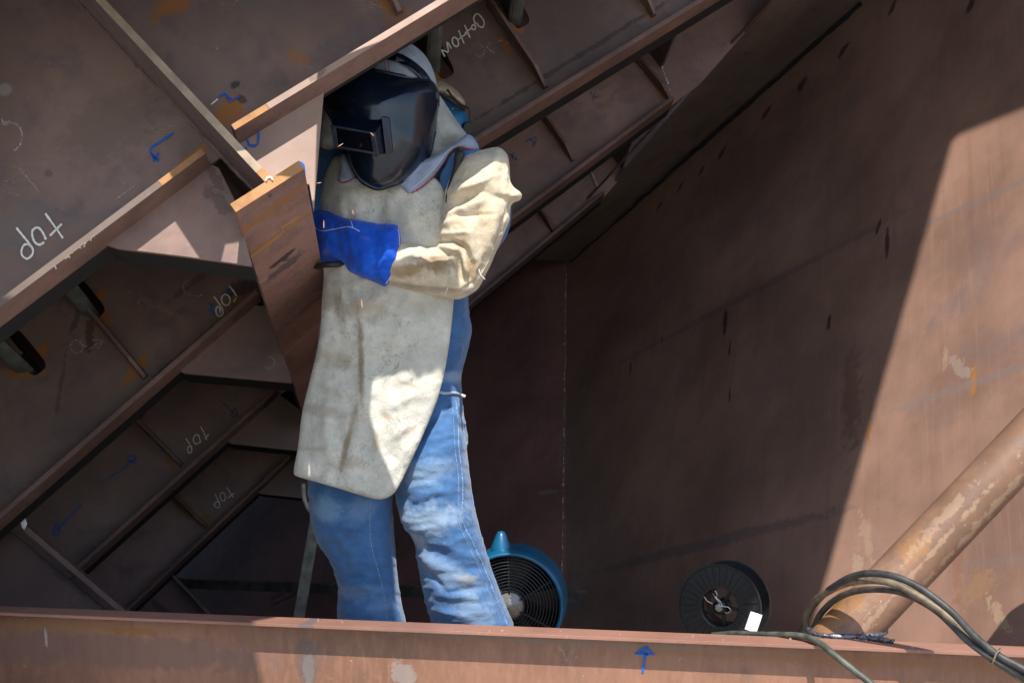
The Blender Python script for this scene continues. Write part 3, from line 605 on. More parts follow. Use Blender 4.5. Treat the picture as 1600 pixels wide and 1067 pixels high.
# ------------------------------------------------------------------ blower fan
fc = at(797, 945, 4.36); fa = Vector((.10, .99, .05)).normalized()
BLU = plain('blue_plastic_housing', (.006, .095, .20), .35, 0, .15, 20, .1)
t = thing('blower_fan', fc+Vector((0, 0, -.2)), 'round blue portable blower with black guard beside the right leg', 'fan')
fz = (UZ-fa*UZ.dot(fa)).normalized(); fx = fa.cross(fz)
link('housing', lathe([(.152, .0), (.155, -.008), (.160, -.009), (.165, 0), (.168, .03), (.170, .12), (.160, .16), (.12, .17), (.12, .155), (.150, .14), (.154, .02), (.152, .0)], fc, fa, 72), BLU, t, True)
link('inner_drum', lathe([(.150, .02), (.148, .12), (.0, .125)], fc, fa, 64), plain('dark_drum', (.012, .02, .028), .5), t, True)
for i in range(11):
    r = .045+i*.0098
    link('guard_ring', lathe([(r+.0019*math.cos(v), .006+.0019*math.sin(v)-.012*(1-(r/.15)**2)) for v in [2*math.pi*j/6 for j in range(7)]], fc, fa, 56), M['blkpl'], t, True)
for w_ in (1.62, .55, -.5, 2.7, 3.8, 4.75):
    d = fx*-math.cos(w_)+fz*math.sin(w_) if False else (Vector((1, 0, 0))*math.cos(w_)+UZ*math.sin(w_)); d = (d-fa*d.dot(fa)).normalized()
    link('guard_spoke', tube([fc+d*.035-fa*.006, fc+d*.149+fa*.006], .0028, 6), M['blkpl'], t)
link('motor_cap', lathe([(0, -.018), (.012, -.018), (.014, -.014), (.022, -.014), (.024, -.010), (.034, -.010), (.036, -.004), (.043, -.004), (.044, .0), (.044, .03)], fc, fa, 40), plain('grey_cap', (.22, .22, .21), .4, .4), t, True)
for i in range(5):
    w_ = 2*math.pi*i/5; d = fx*math.cos(w_)+fz*math.sin(w_); s = fa.cross(d)
    V = [fc+fa*.04+d*.03-s*.02, fc+fa*.04+d*.145-s*.05, fc+fa*.085+d*.145+s*.045, fc+fa*.075+d*.03+s*.02]
    link('blade', hexa(V+[q+fa*.003 for q in V]), plain('fan_blade', (.03, .035, .04), .4), t)
hc = at(783, 852, 4.42)
link('handle', lathe([(.034, -.03), (.031, .0), (.016, .035), (.011, .044), (0, .047)], hc, UZ, 32, Vector((0, 1, 0))), BLU, t, True)
link('foot', boxv(fc+Vector((-.12, 0, -.235)), Vector((.24, 0, 0)), Vector((0, .15, 0)), Vector((0, 0, .07)), .006), BLU, t)
# ------------------------------------------------------------------ chalk and marker writing
Z2 = (0, 340, .3375)
write('chalk_word', zt(0, 310, .1124, [[(228, 405), (330, 530), (420, 640), (460, 720), (440, 790), (375, 835), (310, 790), (300, 720), (330, 650), (385, 632), (430, 660)],
      [(640, 570), (600, 480), (550, 415), (500, 405), (450, 450), (455, 540), (490, 610), (550, 640), (615, 605)], [(630, 205), (770, 400), (875, 550)], [(695, 515), (860, 350)]]), FR[0], tA, 'chalk', 3.4)
write('chalk_mark', [[(8, 190), (20, 192), (30, 198), (35, 212), (30, 228), (22, 235)], [(2, 185), (8, 196), (14, 188)]], FR[0], tA, 'chalk_faint', 3)
write('chalk_mark', [[(210, 290), (180, 312)], [(30, 262), (62, 300)]], FR[0], tA, 'chalk_faint', 1.5)
write('blue_arrow', [[(272, 207), (252, 220), (235, 233), (241, 245), (248, 252)], [(237, 246), (249, 248)], [(240, 252), (247, 238)], [(236, 240), (244, 250)]], FR[0], tA, 'blue', 3)
write('chalk_mark', [[(330, 163), (340, 155)]], FR[0], tA, 'chalk', 2.2)
write('blue_mark', [[(342, 151), (352, 146), (358, 152), (366, 155), (374, 150)], [(352, 146), (360, 160)]], FR[0], tA, 'blue', 2.6)
write('blue_mark', [[(372, 222), (384, 214), (390, 226), (402, 225), (404, 205), (398, 200)], [(372, 226), (386, 232)]], FR[0], tA, 'blue', 3.2)
write('blue_mark', [[(467, 253), (474, 258), (476, 272)]], FR[0], tA, 'blue', 4)
AU = [FR[0].off(-.05)]
A_, B_, e_, w_ = side(0, *FLL[0]); UP = PL(w_ if w_.y > 0 else -w_, (w_ if w_.y > 0 else -w_).dot(A_))
def under(polys, pl, parent, w=2, m='chalk'): 
    return link('chalk_writing', ribbon(polys, pl, w, 0, .5, lambda x, y: pl.at(x, y)-w_*.002), M[m], parent)
under(zt(0, 310, .1124, [[(735, 920), (765, 940), (770, 970)], [(895, 830), (945, 790)], [(935, 765), (965, 815)], [(990, 740), (1000, 752)]]), UP, tA, 2.2)
under(zt(0, 310, .1124, [[(1020, 722), (1060, 690), (1090, 672), (1125, 680)], [(1120, 635), (1150, 610), (1190, 598), (1165, 640), (1170, 660), (1150, 655)], [(1255, 580), (1262, 530), (1285, 508), (1312, 500)]]), UP, tA, 1.6)
write('chalk_writing', [[(380, 195), (388, 190), (394, 194), (402, 184), (410, 184), (414, 178), (424, 176), (430, 168), (437, 166), (445, 158), (452, 156)], circ(408, 186, 4), circ(425, 173, 4)], FR[0].off(-.02), tA, 'chalk_faint', 1.8)
write('chalk_mark', [[(222, 303), (228, 300), (232, 306), (238, 296)]], FR[0].off(-.02), tA, 'chalk_faint', 1.6)
# second frame
write('chalk_word', zt(300, 430, .0656, [[(520, 500), (590, 590), (690, 740), (740, 860), (720, 930), (655, 970), (590, 920), (570, 830), (590, 760), (630, 745), (670, 800), (668, 895)], circ(805, 580, 100, 132, -12, 0, 360, 12), [(890, 255), (985, 370), (1065, 500)], [(985, 630), (1055, 540)]]), FR[1], tB, 'chalk', 2.2)
write('blue_mark', [[(326, 474), (334, 478), (326, 484), (336, 488), (330, 492)], [(345, 462), (358, 450)]], FR[1], tB, 'blue', 2)
write('chalk_word', [circ(120, 541, 10, 10), [(125, 532), (132, 541)], [(130, 528), (124, 536), (135, 541)]], FR[1], tB, 'chalk_faint', 1.7)
write('chalk_arrow', [[(138, 546), (161, 531)], [(144, 531), (161, 531), (152, 544)]], FR[1], tB, 'chalk_faint', 1.8)
write('chalk_mark', [circ(306, 448, 20, 14, 0, 60, 230)], FR[1], tB, 'chalk_faint', 2)
write('chalk_mark', [circ(420, 566, 9, 9, 0, -120, 120)], FR[1], tB, 'chalk_faint', 1.5)
z = lambda polys: zt(560, 0, .1875, polys)
write('chalk_word', z([[(722, 472), (695, 418), (748, 432), (738, 352), (775, 405)], circ(808, 350, 24, 40, -20), [(835, 255), (880, 362)], [(830, 330), (905, 278)], [(885, 208), (930, 315)], [(885, 278), (950, 228)],
      circ(960, 228, 17, 20), [(975, 200), (960, 150), (990, 115), (1030, 150), (1048, 190), (1035, 228), (1000, 215), (985, 190)]]), FR[1], tB, 'chalk', 2.3)
write('chalk_mark', z([[(965, 375), (985, 350), (1010, 370), (1050, 410), (1045, 450), (1010, 470), (985, 460)], [(1060, 370), (1085, 410), (1140, 440)], [(1100, 350), (1070, 400)], [(1160, 350), (1200, 335), (1240, 360), (1225, 385)]]), FR[1], tB, 'chalk_faint', 1.6)
for (x, y) in ((196, 466), (201, 455), (220, 470), (216, 472), (240, 480)): write('chalk_mark', [[(x-1.5, y), (x+1.5, y)]], FR[1], tB, 'chalk_faint', 2)
# third and fourth
write('chalk_word', zt(270, 650, .1407, [[(145, 245), (190, 310), (210, 350), (205, 395), (180, 405), (165, 370), (175, 335), (200, 335)], [(308, 290), (290, 215), (265, 203), (235, 225), (230, 275), (262, 305), (300, 285)], [(310, 115), (345, 180), (380, 260)], [(355, 250), (400, 195)]]), FR[2], tC, 'chalk', 1.8)
write('blue_arrow', [[(345, 625), (357, 637), (366, 646)], [(368, 638), (369, 650), (360, 648), (368, 638)]], FR[2], tC, 'blue_faint', 2)
write('blue_arrow', [[(169, 747), (190, 734), (212, 714)], [(198, 713), (213, 712), (207, 723)], [(198, 716), (210, 722)]], FR[2], tC, 'blue', 1.8)
write('blue_arrow', [[(128, 787), (108, 808), (88, 828)], [(88, 817), (84, 834), (94, 832), (88, 817)]], FR[2], tC, 'blue', 1.8)
write('blue_mark', [[(922, 143), (928, 152), (936, 150)], [(930, 143), (926, 156)]], FR[2], tC, 'blue_faint', 2)
write('blue_mark', [[(820, 222), (838, 214), (832, 230)], [(828, 216), (836, 226)], [(796, 240), (808, 250)], [(802, 238), (800, 252)]], FR[2], tC, 'blue_faint', 2.4)
write('chalk_mark', [circ(852, 327, 4, 5, 0, -120, 120)], FR[3], tD, 'chalk_faint', 1.6)
write('chalk_word', zt(270, 650, .1407, [[(468, 860), (500, 920), (522, 970), (510, 1010), (475, 1000), (462, 970), (490, 945), (515, 955)], circ(555, 890, 28, 48, -10), [(597, 785), (635, 840), (670, 895)], [(610, 905), (680, 850)]]), FR[3], tD, 'chalk', 1.6)
write('chalk_mark', [[(285, 806), (292, 800), (296, 808)], circ(299, 811, 4)], FR[3], tD, 'chalk_faint', 1.6)
# ------------------------------------------------------------------ cloth and body tools
PV = PL((0, 1, 0), 3.93)
def mp(x, y, ra, rb, ang, col, st=.8, rag=.6, Y=3.93): return (at(x, y, Y), ra, rb, *mark_axes(Vector((0, 1, 0)), ang), col, st, rag)
def fabric(name, c1, c2, marks=(), sc=5, weave=420, wamp=.25, rough=.9, bump=.4, sheen=.2, stretch=None, bd=.0006, veins=0):
    b = NB(name); k = b.noise(sc, 6, .65, dist=.4, stretch=stretch); wv = b.noise(weave, 2, .5); md = b.noise(sc*5, 5, .65)
    col = b.mix(b.ramp(k, .35, .68), c1, c2); col = b.mix(b.ramp(md, .4, .75, 0, .5), col, tuple(x*.72 for x in c1))
    wob = b.noise(18, 6, .7, dist=.3)
    if veins:
        for vs, vst in ((11, .5), (27, .35)):
            vn = b.noise(vs, 4, .6, dist=.9); vm_ = b.ramp(b.math('ABSOLUTE', b.math('SUBTRACT', vn, .5)), 0, .014, veins*vst, 0)
            vm_ = b.math('MULTIPLY', vm_, b.ramp(b.noise(5, 3, .5), .42, .62)); col = b.mix(vm_, col, tuple(q*.35 for q in c1))
        gr = b.noise(16, 8, .75, dist=.5); col = b.mix(b.ramp(gr, .55, .8, 0, .38), col, (.26, .20, .13))
        sp = b.noise(95, 3, .6); col = b.mix(b.ramp(sp, .66, .75, 0, .4), col, (.12, .09, .06))
    for (p, ra, rb, a, c, cc, stg, rag) in marks:
        d = b.vm('SUBTRACT', b.P, p); cx = b.n('ShaderNodeCombineXYZ')
        b.put(cx.inputs[0], b.math('DIVIDE', b.vm('DOT_PRODUCT', d, a), ra)); b.put(cx.inputs[1], b.math('DIVIDE', b.vm('DOT_PRODUCT', d, c), rb))
        r = b.math('ADD', b.vm('LENGTH', cx.outputs[0], (0, 0, 0)), b.math('MULTIPLY', b.math('SUBTRACT', wob, .5), rag*3))
        col = b.mix(b.ramp(r, .25, 1.15, stg, 0), col, cc)
    g = b.math('ADD', 1-wamp, b.math('MULTIPLY', wv, 2*wamp)); cg = b.n('ShaderNodeCombineColor')
    for i in range(3): b.put(cg.inputs[i], g)
    col = b.mix(1.0, col, cg.outputs[0], 'MULTIPLY')
    b.put(b.b.inputs['Base Color'], col); b.b.inputs['Roughness'].default_value = rough; b.b.inputs['Specular IOR Level'].default_value = .2
    b.b.inputs['Sheen Weight'].default_value = sheen; b.b.inputs['Sheen Roughness'].default_value = .5
    nb = b.bump(wv, bump, bd); nb = b.bump(md, bump*.9, .004, nb); nb = b.bump(b.noise(sc*2.2, 4, .6, dist=.6), .5, .010, nb)
    b.put(b.b.inputs['Normal'], nb); return b.m
def fold_fn(folds, amp=0, sx=40, sy=40, seed=0):
    def f(x, y):
        h = 0
        for (x0, y0, x1, y1, wd, a) in folds:
            dx, dy = x1-x0, y1-y0; L2 = dx*dx+dy*dy; t = ((x-x0)*dx+(y-y0)*dy)/L2; tt = max(0, min(1, t))
            d = math.hypot(x-x0-tt*dx, y-y0-tt*dy); h += a*math.exp(-(d/wd)**2)*(1-.6*abs(2*tt-1)**3)
        if amp: h += amp*(noise.noise(Vector((x/sx, y/sy, seed)))+.5*noise.noise(Vector((x/sx*2.1, y/sy*2.1, seed+5))))
        return h
    return f
def tri_px(outline, step):
    bd = [(p.x, p.y) for p in catmull([(x, y, 0) for x, y in outline], 6, True)]
    # even spacing along the outline
    out = [bd[0]]
    for p in bd[1:]:
        if math.hypot(p[0]-out[-1][0], p[1]-out[-1][1]) > step*.6: out.append(p)
    B = np.array(out); N = len(B); B2 = np.roll(B, -1, 0)
    x0, y0 = B.min(0); x1, y1 = B.max(0); gx, gy = np.meshgrid(np.arange(x0, x1, step), np.arange(y0, y1, step*.87)); gx = gx+((np.arange(gx.shape[0]) % 2)*step*.5)[:, None]
    G = np.stack([gx.ravel(), gy.ravel()], 1)
    d = dist_poly(G, B, B2); ins = np.zeros(len(G), bool)
    for (ax_, ay), (bx, by) in zip(B, B2):
        c = ((ay > G[:, 1]) != (by > G[:, 1])); xi = (bx-ax_)*(G[:, 1]-ay)/((by-ay) or 1e-9)+ax_; ins ^= c & (G[:, 0] < xi)
    G = G[ins & (d > step*.55)]
    vs = [Vector(p) for p in out]+[Vector(p) for p in G]
    r = delaunay_2d_cdt(vs, [(i, (i+1) % N) for i in range(N)], [], 1, 1e-4)
    V = np.array([(v.x, v.y) for v in r[0]]); D = dist_poly(V, B, B2); D[D < .05] = 0
    return V, [tuple(f) for f in r[2]], D
def dist_poly(G, B, B2):
    best = np.full(len(G), 1e9)
    for a, b in zip(B, B2):
        ab = b-a; L = (ab**2).sum() or 1e-9; t = np.clip(((G-a)@ab)/L, 0, 1); best = np.minimum(best, np.hypot(*(G-a-t[:, None]*ab).T))
    return best
def pillow(outline, Yc, T, R, step=7, Tb=None, fold=None, power=.5):
    """a rounded solid whose outline from the photo's side is the given one; R pixels of rounding, T metres deep"""
    V, Fc, D = tri_px(outline, step); Tb = Tb or T; P = []; Yf = Yc if callable(Yc) else (lambda x, y: Yc)
    q = np.clip(D/R, 0, 1); h = (1-(1-q)**2)**power; idb = {}
    for (x, y), hh in zip(V, h): P.append(at(x, y, Yf(x, y)-T*hh-(fold(x, y)*min(1, hh*1.5) if fold else 0)))
    for i, ((x, y), hh) in enumerate(zip(V, h)):
        if D[i] == 0: idb[i] = i
        else: idb[i] = len(P); P.append(at(x, y, Yf(x, y)+Tb*hh))
    bm = bmesh.new(); bm.from_mesh(mesh(P, Fc+[tuple(idb[j] for j in reversed(f)) for f in Fc])); bmesh.ops.recalc_face_normals(bm, faces=bm.faces); return frombm(bm)
def sheet(outline, Yf, th=.004, step=6, roll=.0, R=10, fold=None):
    V, Fc, D = tri_px(outline, step); f_, b_ = [], []
    q = np.clip(D/R, 0, 1); h = 1-np.sqrt(np.maximum(0, 1-(1-q)**2))
    for (x, y), hh in zip(V, h):
        Y = Yf(x, y)-(fold(x, y) if fold else 0)+roll*hh; f_.append(at(x, y, Y)); b_.append(at(x, y, Y+th))
    N = len(V); cnt = {}
    for f in Fc:
        for i in range(3): e = (f[i], f[(i+1) % 3]); cnt[e] = 1
    F2 = Fc+[tuple(j+N for j in reversed(f)) for f in Fc]+[(b, a, a+N, b+N) for (a, b) in cnt if (b, a) not in cnt]
    bm = bmesh.new(); bm.from_mesh(mesh(f_+b_, F2)); bmesh.ops.recalc_face_normals(bm, faces=bm.faces); return frombm(bm)
def ell(c, r, rot=None, seg=32):
    bm = bmesh.new(); bmesh.ops.create_uvsphere(bm, u_segments=seg, v_segments=seg//2, radius=1)
    m = Matrix.Translation(c) @ (rot.to_4x4() if rot else Matrix.Identity(4)) @ Matrix.Diagonal((*r, 1)); bm.transform(m); return frombm(bm)
def fuse(ms, vox, it=4, fac=.5):
    me = join(ms); ob = bpy.data.objects.new('t', me); C.objects.link(ob)
    a = ob.modifiers.new('r', 'REMESH'); a.mode = 'VOXEL'; a.voxel_size = vox
    b = ob.modifiers.new('s', 'SMOOTH'); b.iterations = it; b.factor = fac
    r = bpy.data.meshes.new_from_object(ob.evaluated_get(bpy.context.evaluated_depsgraph_get())); bpy.data.objects.remove(ob); return r
def crease(me, fn):
    N_ = [v.normal.copy() for v in me.vertices]
    for v, nn in zip(me.vertices, N_):
        x, y = px(v.co); v.co = v.co+nn*fn(x, y)*max(0, min(1, -nn.y*1.6+.35))
    me.update(); return me
def bvh(me): return BVHTree.FromPolygons([v.co.copy() for v in me.vertices], [tuple(p.vertices) for p in me.polygons])
def onto(bv, x, y, off=.002, fb=3.95):
    h = bv.ray_cast(Vector((0, 0, 0)), ray(x, y).normalized())
    return h[0]-ray(x, y).normalized()*off if h[0] else at(x, y, fb)
def seam(name, bv, pts, r, m, parent, off=.001, k=6, label=None):
    P = [onto(bv, p.x, p.y, off) for p in catmull([(x, y, 0) for x, y in pts], k)]
    return link(name, tube(P, r, 6), m, parent, True, label)
def band(name, bv, pts, wpx, m, parent, off=.003, th=.003, k=8):
    c = catmull([(x, y, 0) for x, y in pts], k); V = []; N = len(c)
    for i, p in enumerate(c):
        t = (c[min(N-1, i+1)]-c[max(0, i-1)]).normalized(); q = Vector((-t.y, t.x, 0))*wpx*.5; mid = onto(bv, p.x, p.y, off)
        e = [onto(bv, (p+q*s).x, (p+q*s).y, off) for s in (1, .4, -.4, -1)]
        e = [a if (a-mid).length < .03 else at(*(p+q*s).xy, mid.y) for a, s in zip(e, (1, .4, -.4, -1))]
        vv = ray(p.x, p.y).normalized()*th; V += e+[a-vv for a in e]
    Fc = []
    for i in range(N-1):
        a, b = i*8, i*8+8
        for j in range(3): Fc += [(a+4+j, a+5+j, b+5+j, b+4+j), (a+1+j, a+j, b+j, b+1+j)]
        Fc += [(a, a+4, b+4, b), (a+3, b+3, b+7, a+7)]
    Fc += [(0, 1, 5, 4), (1, 2, 6, 5), (2, 3, 7, 6)]+[tuple((N-1)*8+j for j in q) for q in ((4, 5, 1, 0), (5, 6, 2, 1), (6, 7, 3, 2))]
    bm = bmesh.new(); bm.from_mesh(mesh(V, Fc)); bmesh.ops.recalc_face_normals(bm, faces=bm.faces); return link(name, frombm(bm), m, parent, True)

# ------------------------------------------------------------------ the welder
FADE = (.36, .47, .58)
M['denim'] = fabric('denim', (.040, .112, .26), (.068, .165, .345), [
    mp(672, 815, .06, .11, 100, (.34, .44, .54), .6, .7), mp(655, 740, .05, .12, 100, FADE, .35, .6), mp(505, 800, .05, .05, 20, (.22, .36, .5), .55, .6),
    mp(700, 900, .14, .05, -35, FADE, .35, .6), mp(740, 960, .08, .05, -30, FADE, .35, .6), mp(560, 800, .07, .04, 30, FADE, .2, .6), mp(540, 930, .03, .12, 90, FADE, .2, .6),
    mp(730, 905, .04, .02, 0, (.3, .27, .18), .5, .9), mp(650, 850, .03, .03, 0, (.5, .58, .55), .5, .7), mp(705, 590, .02, .05, 90, FADE, .4, .5), mp(600, 950, .03, .08, 90, FADE, .15, .6)],
    sc=6, weave=520, wamp=.32, rough=.95, bump=.5, sheen=.3)
LE = (.50, .465, .375)
M['leather'] = fabric('apron_leather', (.47, .465, .405), (.58, .565, .49), [
    mp(566, 560, .012, .16, 3, (.22, .15, .08), .75, .8), mp(545, 690, .012, .12, -14, (.22, .15, .08), .75, .8), mp(520, 470, .06, .05, 0, (.27, .22, .16), .7, .9), mp(570, 480, .1, .05, 0, (.3, .25, .19), .6, .9),
    mp(520, 560, .03, .08, 80, (.3, .24, .16), .5, .9), mp(500, 640, .02, .1, 80, (.3, .24, .16), .45, .9), mp(545, 720, .05, .02, 10, (.35, .27, .17), .4, .9), mp(610, 650, .03, .012, -20, (.35, .24, .13), .5, 1),
    mp(640, 600, .05, .006, -20, (.38, .28, .17), .5, 1), mp(590, 690, .012, .03, 0, (.4, .26, .12), .5, 1), mp(500, 440, .03, .03, 0, (.2, .17, .13), .5, .8), mp(550, 335, .008, .03, 10, (.35, .28, .18), .4, .8),
    mp(660, 480, .05, .03, 0, (.42, .36, .28), .4, .8), mp(640, 670, .03, .01, 30, (.38, .26, .14), .4, 1), mp(490, 700, .01, .06, 90, (.3, .24, .15), .4, .9)], sc=7, weave=260, wamp=.12, bump=.45, veins=1.)
M['sleeve'] = fabric('sleeve_leather', (.54, .46, .33), (.66, .58, .44), [
    mp(690, 418, .085, .035, -5, (.24, .15, .07), .85, .9), mp(640, 425, .06, .025, 0, (.28, .18, .09), .75, .9), mp(725, 380, .03, .03, 0, (.3, .2, .1), .5, .9), mp(735, 420, .02, .05, 10, (.3, .2, .1), .6, .9), mp(700, 455, .1, .01, -5, (.36, .29, .22), .75, .4),
    mp(640, 448, .08, .012, -8, (.36, .29, .22), .75, .4), mp(740, 300, .03, .012, 20, (.45, .34, .2), .5, .9), mp(760, 340, .03, .04, 30, (.5, .38, .22), .35, .9), mp(715, 345, .02, .03, 0, (.5, .38, .22), .3, .9), mp(770, 245, .05, .02, 0, (.42, .42, .35), .5, .5)],
    sc=8, weave=260, wamp=.12, bump=.45, veins=.6)
M['chambray'] = fabric('chambray_cloth', (.36, .42, .50), (.44, .50, .57), sc=9, weave=600, wamp=.15, bump=.3)
M['lilac'] = fabric('pale_collar_cloth', (.25, .29, .40), (.33, .37, .48), [mp(690, 255, .03, .01, 30, (.3, .33, .5), .5)], sc=12, weave=600, wamp=.18, bump=.4)
M['hood'] = fabric('grey_hood_cloth', (.33, .34, .31), (.45, .46, .43), [mp(700, 215, .04, .02, 20, (.2, .2, .18), .6, .8)], sc=10, weave=500, wamp=.12, bump=.3)
M['redtrim'] = plain('red_edging', (.36, .05, .07), .8, 0, .3, 80)
M['thread'] = plain('pale_thread', (.62, .62, .58), .8, 0, .1)
M['jthread'] = plain('jeans_seam', (.14, .22, .35), .9, 0, .5, 200)
M['glove'] = fabric('blue_glove_leather', (.004, .07, .52), (.010, .12, .72), [mp(550, 400, .03, .03, 0, (.01, .03, .25), .5, .9), mp(510, 395, .014, .012, 0, (.2, .12, .45), .6, .7), mp(575, 375, .02, .008, -20, (.1, .12, .5), .4, .8), mp(595, 420, .02, .01, 0, (.02, .03, .3), .4, .8)], sc=14, weave=300, wamp=.2, rough=.75, bump=.5, sheen=.15)
M['skin'] = plain('skin', (.42, .25, .17), .5, 0, .1)
M['black'] = plain('black_leather', (.015, .015, .015), .6, 0, .3)

pr = thing('person', at(640, 1095, 4.0), 'welder in a black mask, long leather apron, blue gloves and faded jeans', 'person')
YB = 4.06
torso = [(528, 240), (570, 215), (640, 210), (715, 224), (762, 240), (782, 290), (762, 380), (735, 440), (733, 480), (737, 520), (731, 550), (722, 585), (722, 612), (726, 650), (730, 700), (690, 745), (600, 745), (490, 755), (484, 690), (492, 560), (508, 450), (506, 340), (512, 270)]
legL = [(486, 690), (481, 745), (482, 790), (486, 822), (498, 850), (512, 872), (523, 892), (528, 920), (526, 950), (527, 985), (530, 1085), (632, 1085), (636, 985), (629, 945), (622, 900), (618, 850), (614, 790), (616, 740), (630, 690)]
legR = [(600, 690), (612, 745), (618, 785), (630, 815), (645, 845), (652, 880), (658, 915), (666, 950), (676, 985), (690, 1085), (800, 1085), (804, 985), (795, 955), (783, 925), (770, 890), (759, 855), (748, 815), (740, 775), (735, 740), (730, 700), (724, 655), (722, 625), (690, 640), (640, 670)]
armL = [(735, 238), (768, 243), (794, 285), (800, 330), (794, 365), (776, 392), (745, 425), (705, 428), (690, 390), (692, 320), (700, 262)]
armR = [(498, 232), (545, 222), (565, 260), (545, 330), (505, 378), (470, 405), (440, 385), (462, 330), (486, 270)]
foreL = [(740, 440), (700, 450), (640, 435), (560, 415), (480, 392), (480, 362), (560, 372), (640, 388), (700, 392), (735, 405)]
parts = [pillow(torso, YB+.03, .125, 85, 9), pillow(legL, lambda x, y: YB-.01, .085, 60, 8), pillow(legR, lambda x, y: YB-.04+.04*max(0, min(1, (y-820)/200)), .09, 62, 8),
         pillow(armL, YB-.01, .075, 48, 8), pillow(armR, YB-.02, .07, 40, 8), pillow(foreL, lambda x, y: 3.98, .035, 22, 8),
         ell(at(620, 168, 4.05), (.082, .10, .125)), ell(at(628, 240, 4.08), (.06, .065, .1)), ell(at(604, 190, 3.955), (.012, .02, .022))]
body = fuse(parts, .0065, 5)
bf = fold_fn([(500, 850, 560, 815, 14, .008), (520, 893, 590, 870, 10, .007), (530, 925, 590, 900, 8, .004), (500, 780, 590, 775, 12, .006), (515, 840, 540, 880, 8, -.007), (560, 880, 618, 850, 8, -.005),
              (645, 845, 715, 880, 12, -.010), (635, 800, 660, 835, 16, .012), (660, 770, 720, 760, 12, .006), (655, 870, 730, 905, 10, .008), (668, 920, 745, 935, 9, .006), (690, 900, 760, 885, 8, -.006),
              (700, 960, 780, 950, 8, .005), (690, 700, 730, 690, 8, .004), (640, 730, 700, 720, 10, .006), (735, 760, 745, 800, 10, -.006), (710, 590, 720, 610, 5, .004), (700, 640, 728, 660, 5, .004),
              (700, 655, 728, 672, 4, -.004), (620, 760, 640, 790, 8, -.007), (725, 480, 735, 520, 8, .004), (540, 960, 630, 950, 8, .005), (780, 350, 795, 330, 6, .004), (530, 905, 600, 925, 5, .005), (528, 945, 580, 930, 4, -.005), (500, 815, 560, 845, 5, -.005), (650, 700, 700, 690, 4, -.004), (660, 885, 700, 925, 4, -.007), (700, 925, 770, 915, 4, -.006), (675, 950, 740, 965, 4, .006), (640, 790, 690, 775, 4, -.005), (700, 850, 740, 830, 4, .005)] , .0048, 34, 9, 3)
crease(body, bf)
ob = link('body', body, M['denim'], pr, True)
ob.data.materials.append(M['skin'])
off0 = wloc(ob.parent)
for p in ob.data.polygons:
    x, y = px(p.center+off0)
    if y < 232 and 555 < x < 690 and (p.center+off0).z > .5: p.material_index = 1
bb = BVHTree.FromPolygons([v.co+off0 for v in ob.data.vertices], [tuple(p.vertices) for p in ob.data.polygons])
seam('jeans_seam', bb, [(712, 625), (716, 660), (717, 700), (722, 740), (723, 780), (722, 812), (735, 840), (748, 868), (762, 900), (776, 935), (790, 968), (797, 990)], .0030, M['jthread'], pr, -.0008, 8)
seam('jeans_seam', bb, [(706, 625), (709, 660), (711, 700), (716, 740), (717, 780), (716, 814), (729, 845), (742, 873), (756, 905), (770, 940), (784, 972), (790, 990)], .0013, M['jthread'], pr, .0000, 8)
seam('jeans_seam', bb, [(579, 775), (578, 830), (582, 860), (592, 895), (600, 930), (606, 985)], .0016, M['jthread'], pr, -.0004, 8)
seam('waist_cord', bb, [(684, 612), (695, 614), (708, 613), (719, 616), (727, 619)], .0045, M['chambray'], pr, .003)
# boots
for (x, Y) in ((582, 4.02), (745, 4.03)):
    b = fuse([ell(at(x, 1083, Y-.07)+Vector((0, 0, .0)), (.05, .15, .038)), ell(at(x, 1068, Y+.02), (.048, .065, .06)), ell(at(x, 1083, Y-.15), (.048, .06, .042))], .007, 4)
    link('boot', b, M['black'], pr, True)

# apron
ap = [(530, 242), (512, 262), (502, 292), (499, 330), (503, 380), (506, 425), (503, 470), (501, 510), (496, 545), (483, 598), (472, 645), (466, 695), (459, 736), (466, 744), (490, 751), (525, 761), (560, 772), (588, 779), (604, 777), (618, 767), (630, 745), (646, 712), (664, 672), (681, 630), (692, 592), (700, 550), (705, 512), (709, 470), (712, 430), (705, 380), (699, 330), (694, 300), (684, 282), (668, 272), (640, 262), (585, 250)]
def Yap_old(x, y):
    c = 604 if y < 560 else 604-(y-560)*.10; hw = 105 if y < 560 else 105-(y-560)*.05
    u = (x-c)/hw; base = 3.915-.0*max(0, y-500)
    if y < 300: base += (300-y)*.0007
    if y > 560: base -= (y-560)*.0001
    return base+.045*u*u+.045*max(0, abs(u)-.75)
def Yap(x, y):
    c = 604 if y < 560 else 604-(y-560)*.10; hw = 105 if y < 560 else 105-(y-560)*.05
    u = (x-c)/hw; base = 3.90-.008*max(0, min(1, (430-y)/120))
    if y < 300: base += (300-y)*.0004
    if y > 560: base -= (y-560)*.0001
    return base+.024*u*u+.03*max(0, abs(u)-.85)+.0014*max(0, 535-x)*max(0, min(1, (520-y)/80))
af = fold_fn([(552, 420, 572, 540, 10, .006), (572, 540, 566, 640, 9, .008), (566, 640, 545, 740, 10, .007), (520, 430, 530, 560, 12, -.006), (600, 470, 610, 600, 20, -.005), (500, 600, 560, 620, 8, .004), (505, 650, 520, 720, 10, .006),
              (590, 640, 650, 615, 12, .005), (600, 700, 640, 640, 14, .006), (640, 540, 700, 530, 10, .003), (545, 290, 560, 330, 10, .006), (600, 300, 580, 350, 10, -.004), (650, 300, 635, 370, 16, .008), (680, 320, 690, 380, 10, .006),
              (500, 560, 540, 570, 6, -.004), (520, 480, 600, 470, 14, .004), (630, 745, 600, 690, 12, -.004)], .0055, 34, 42, 9)
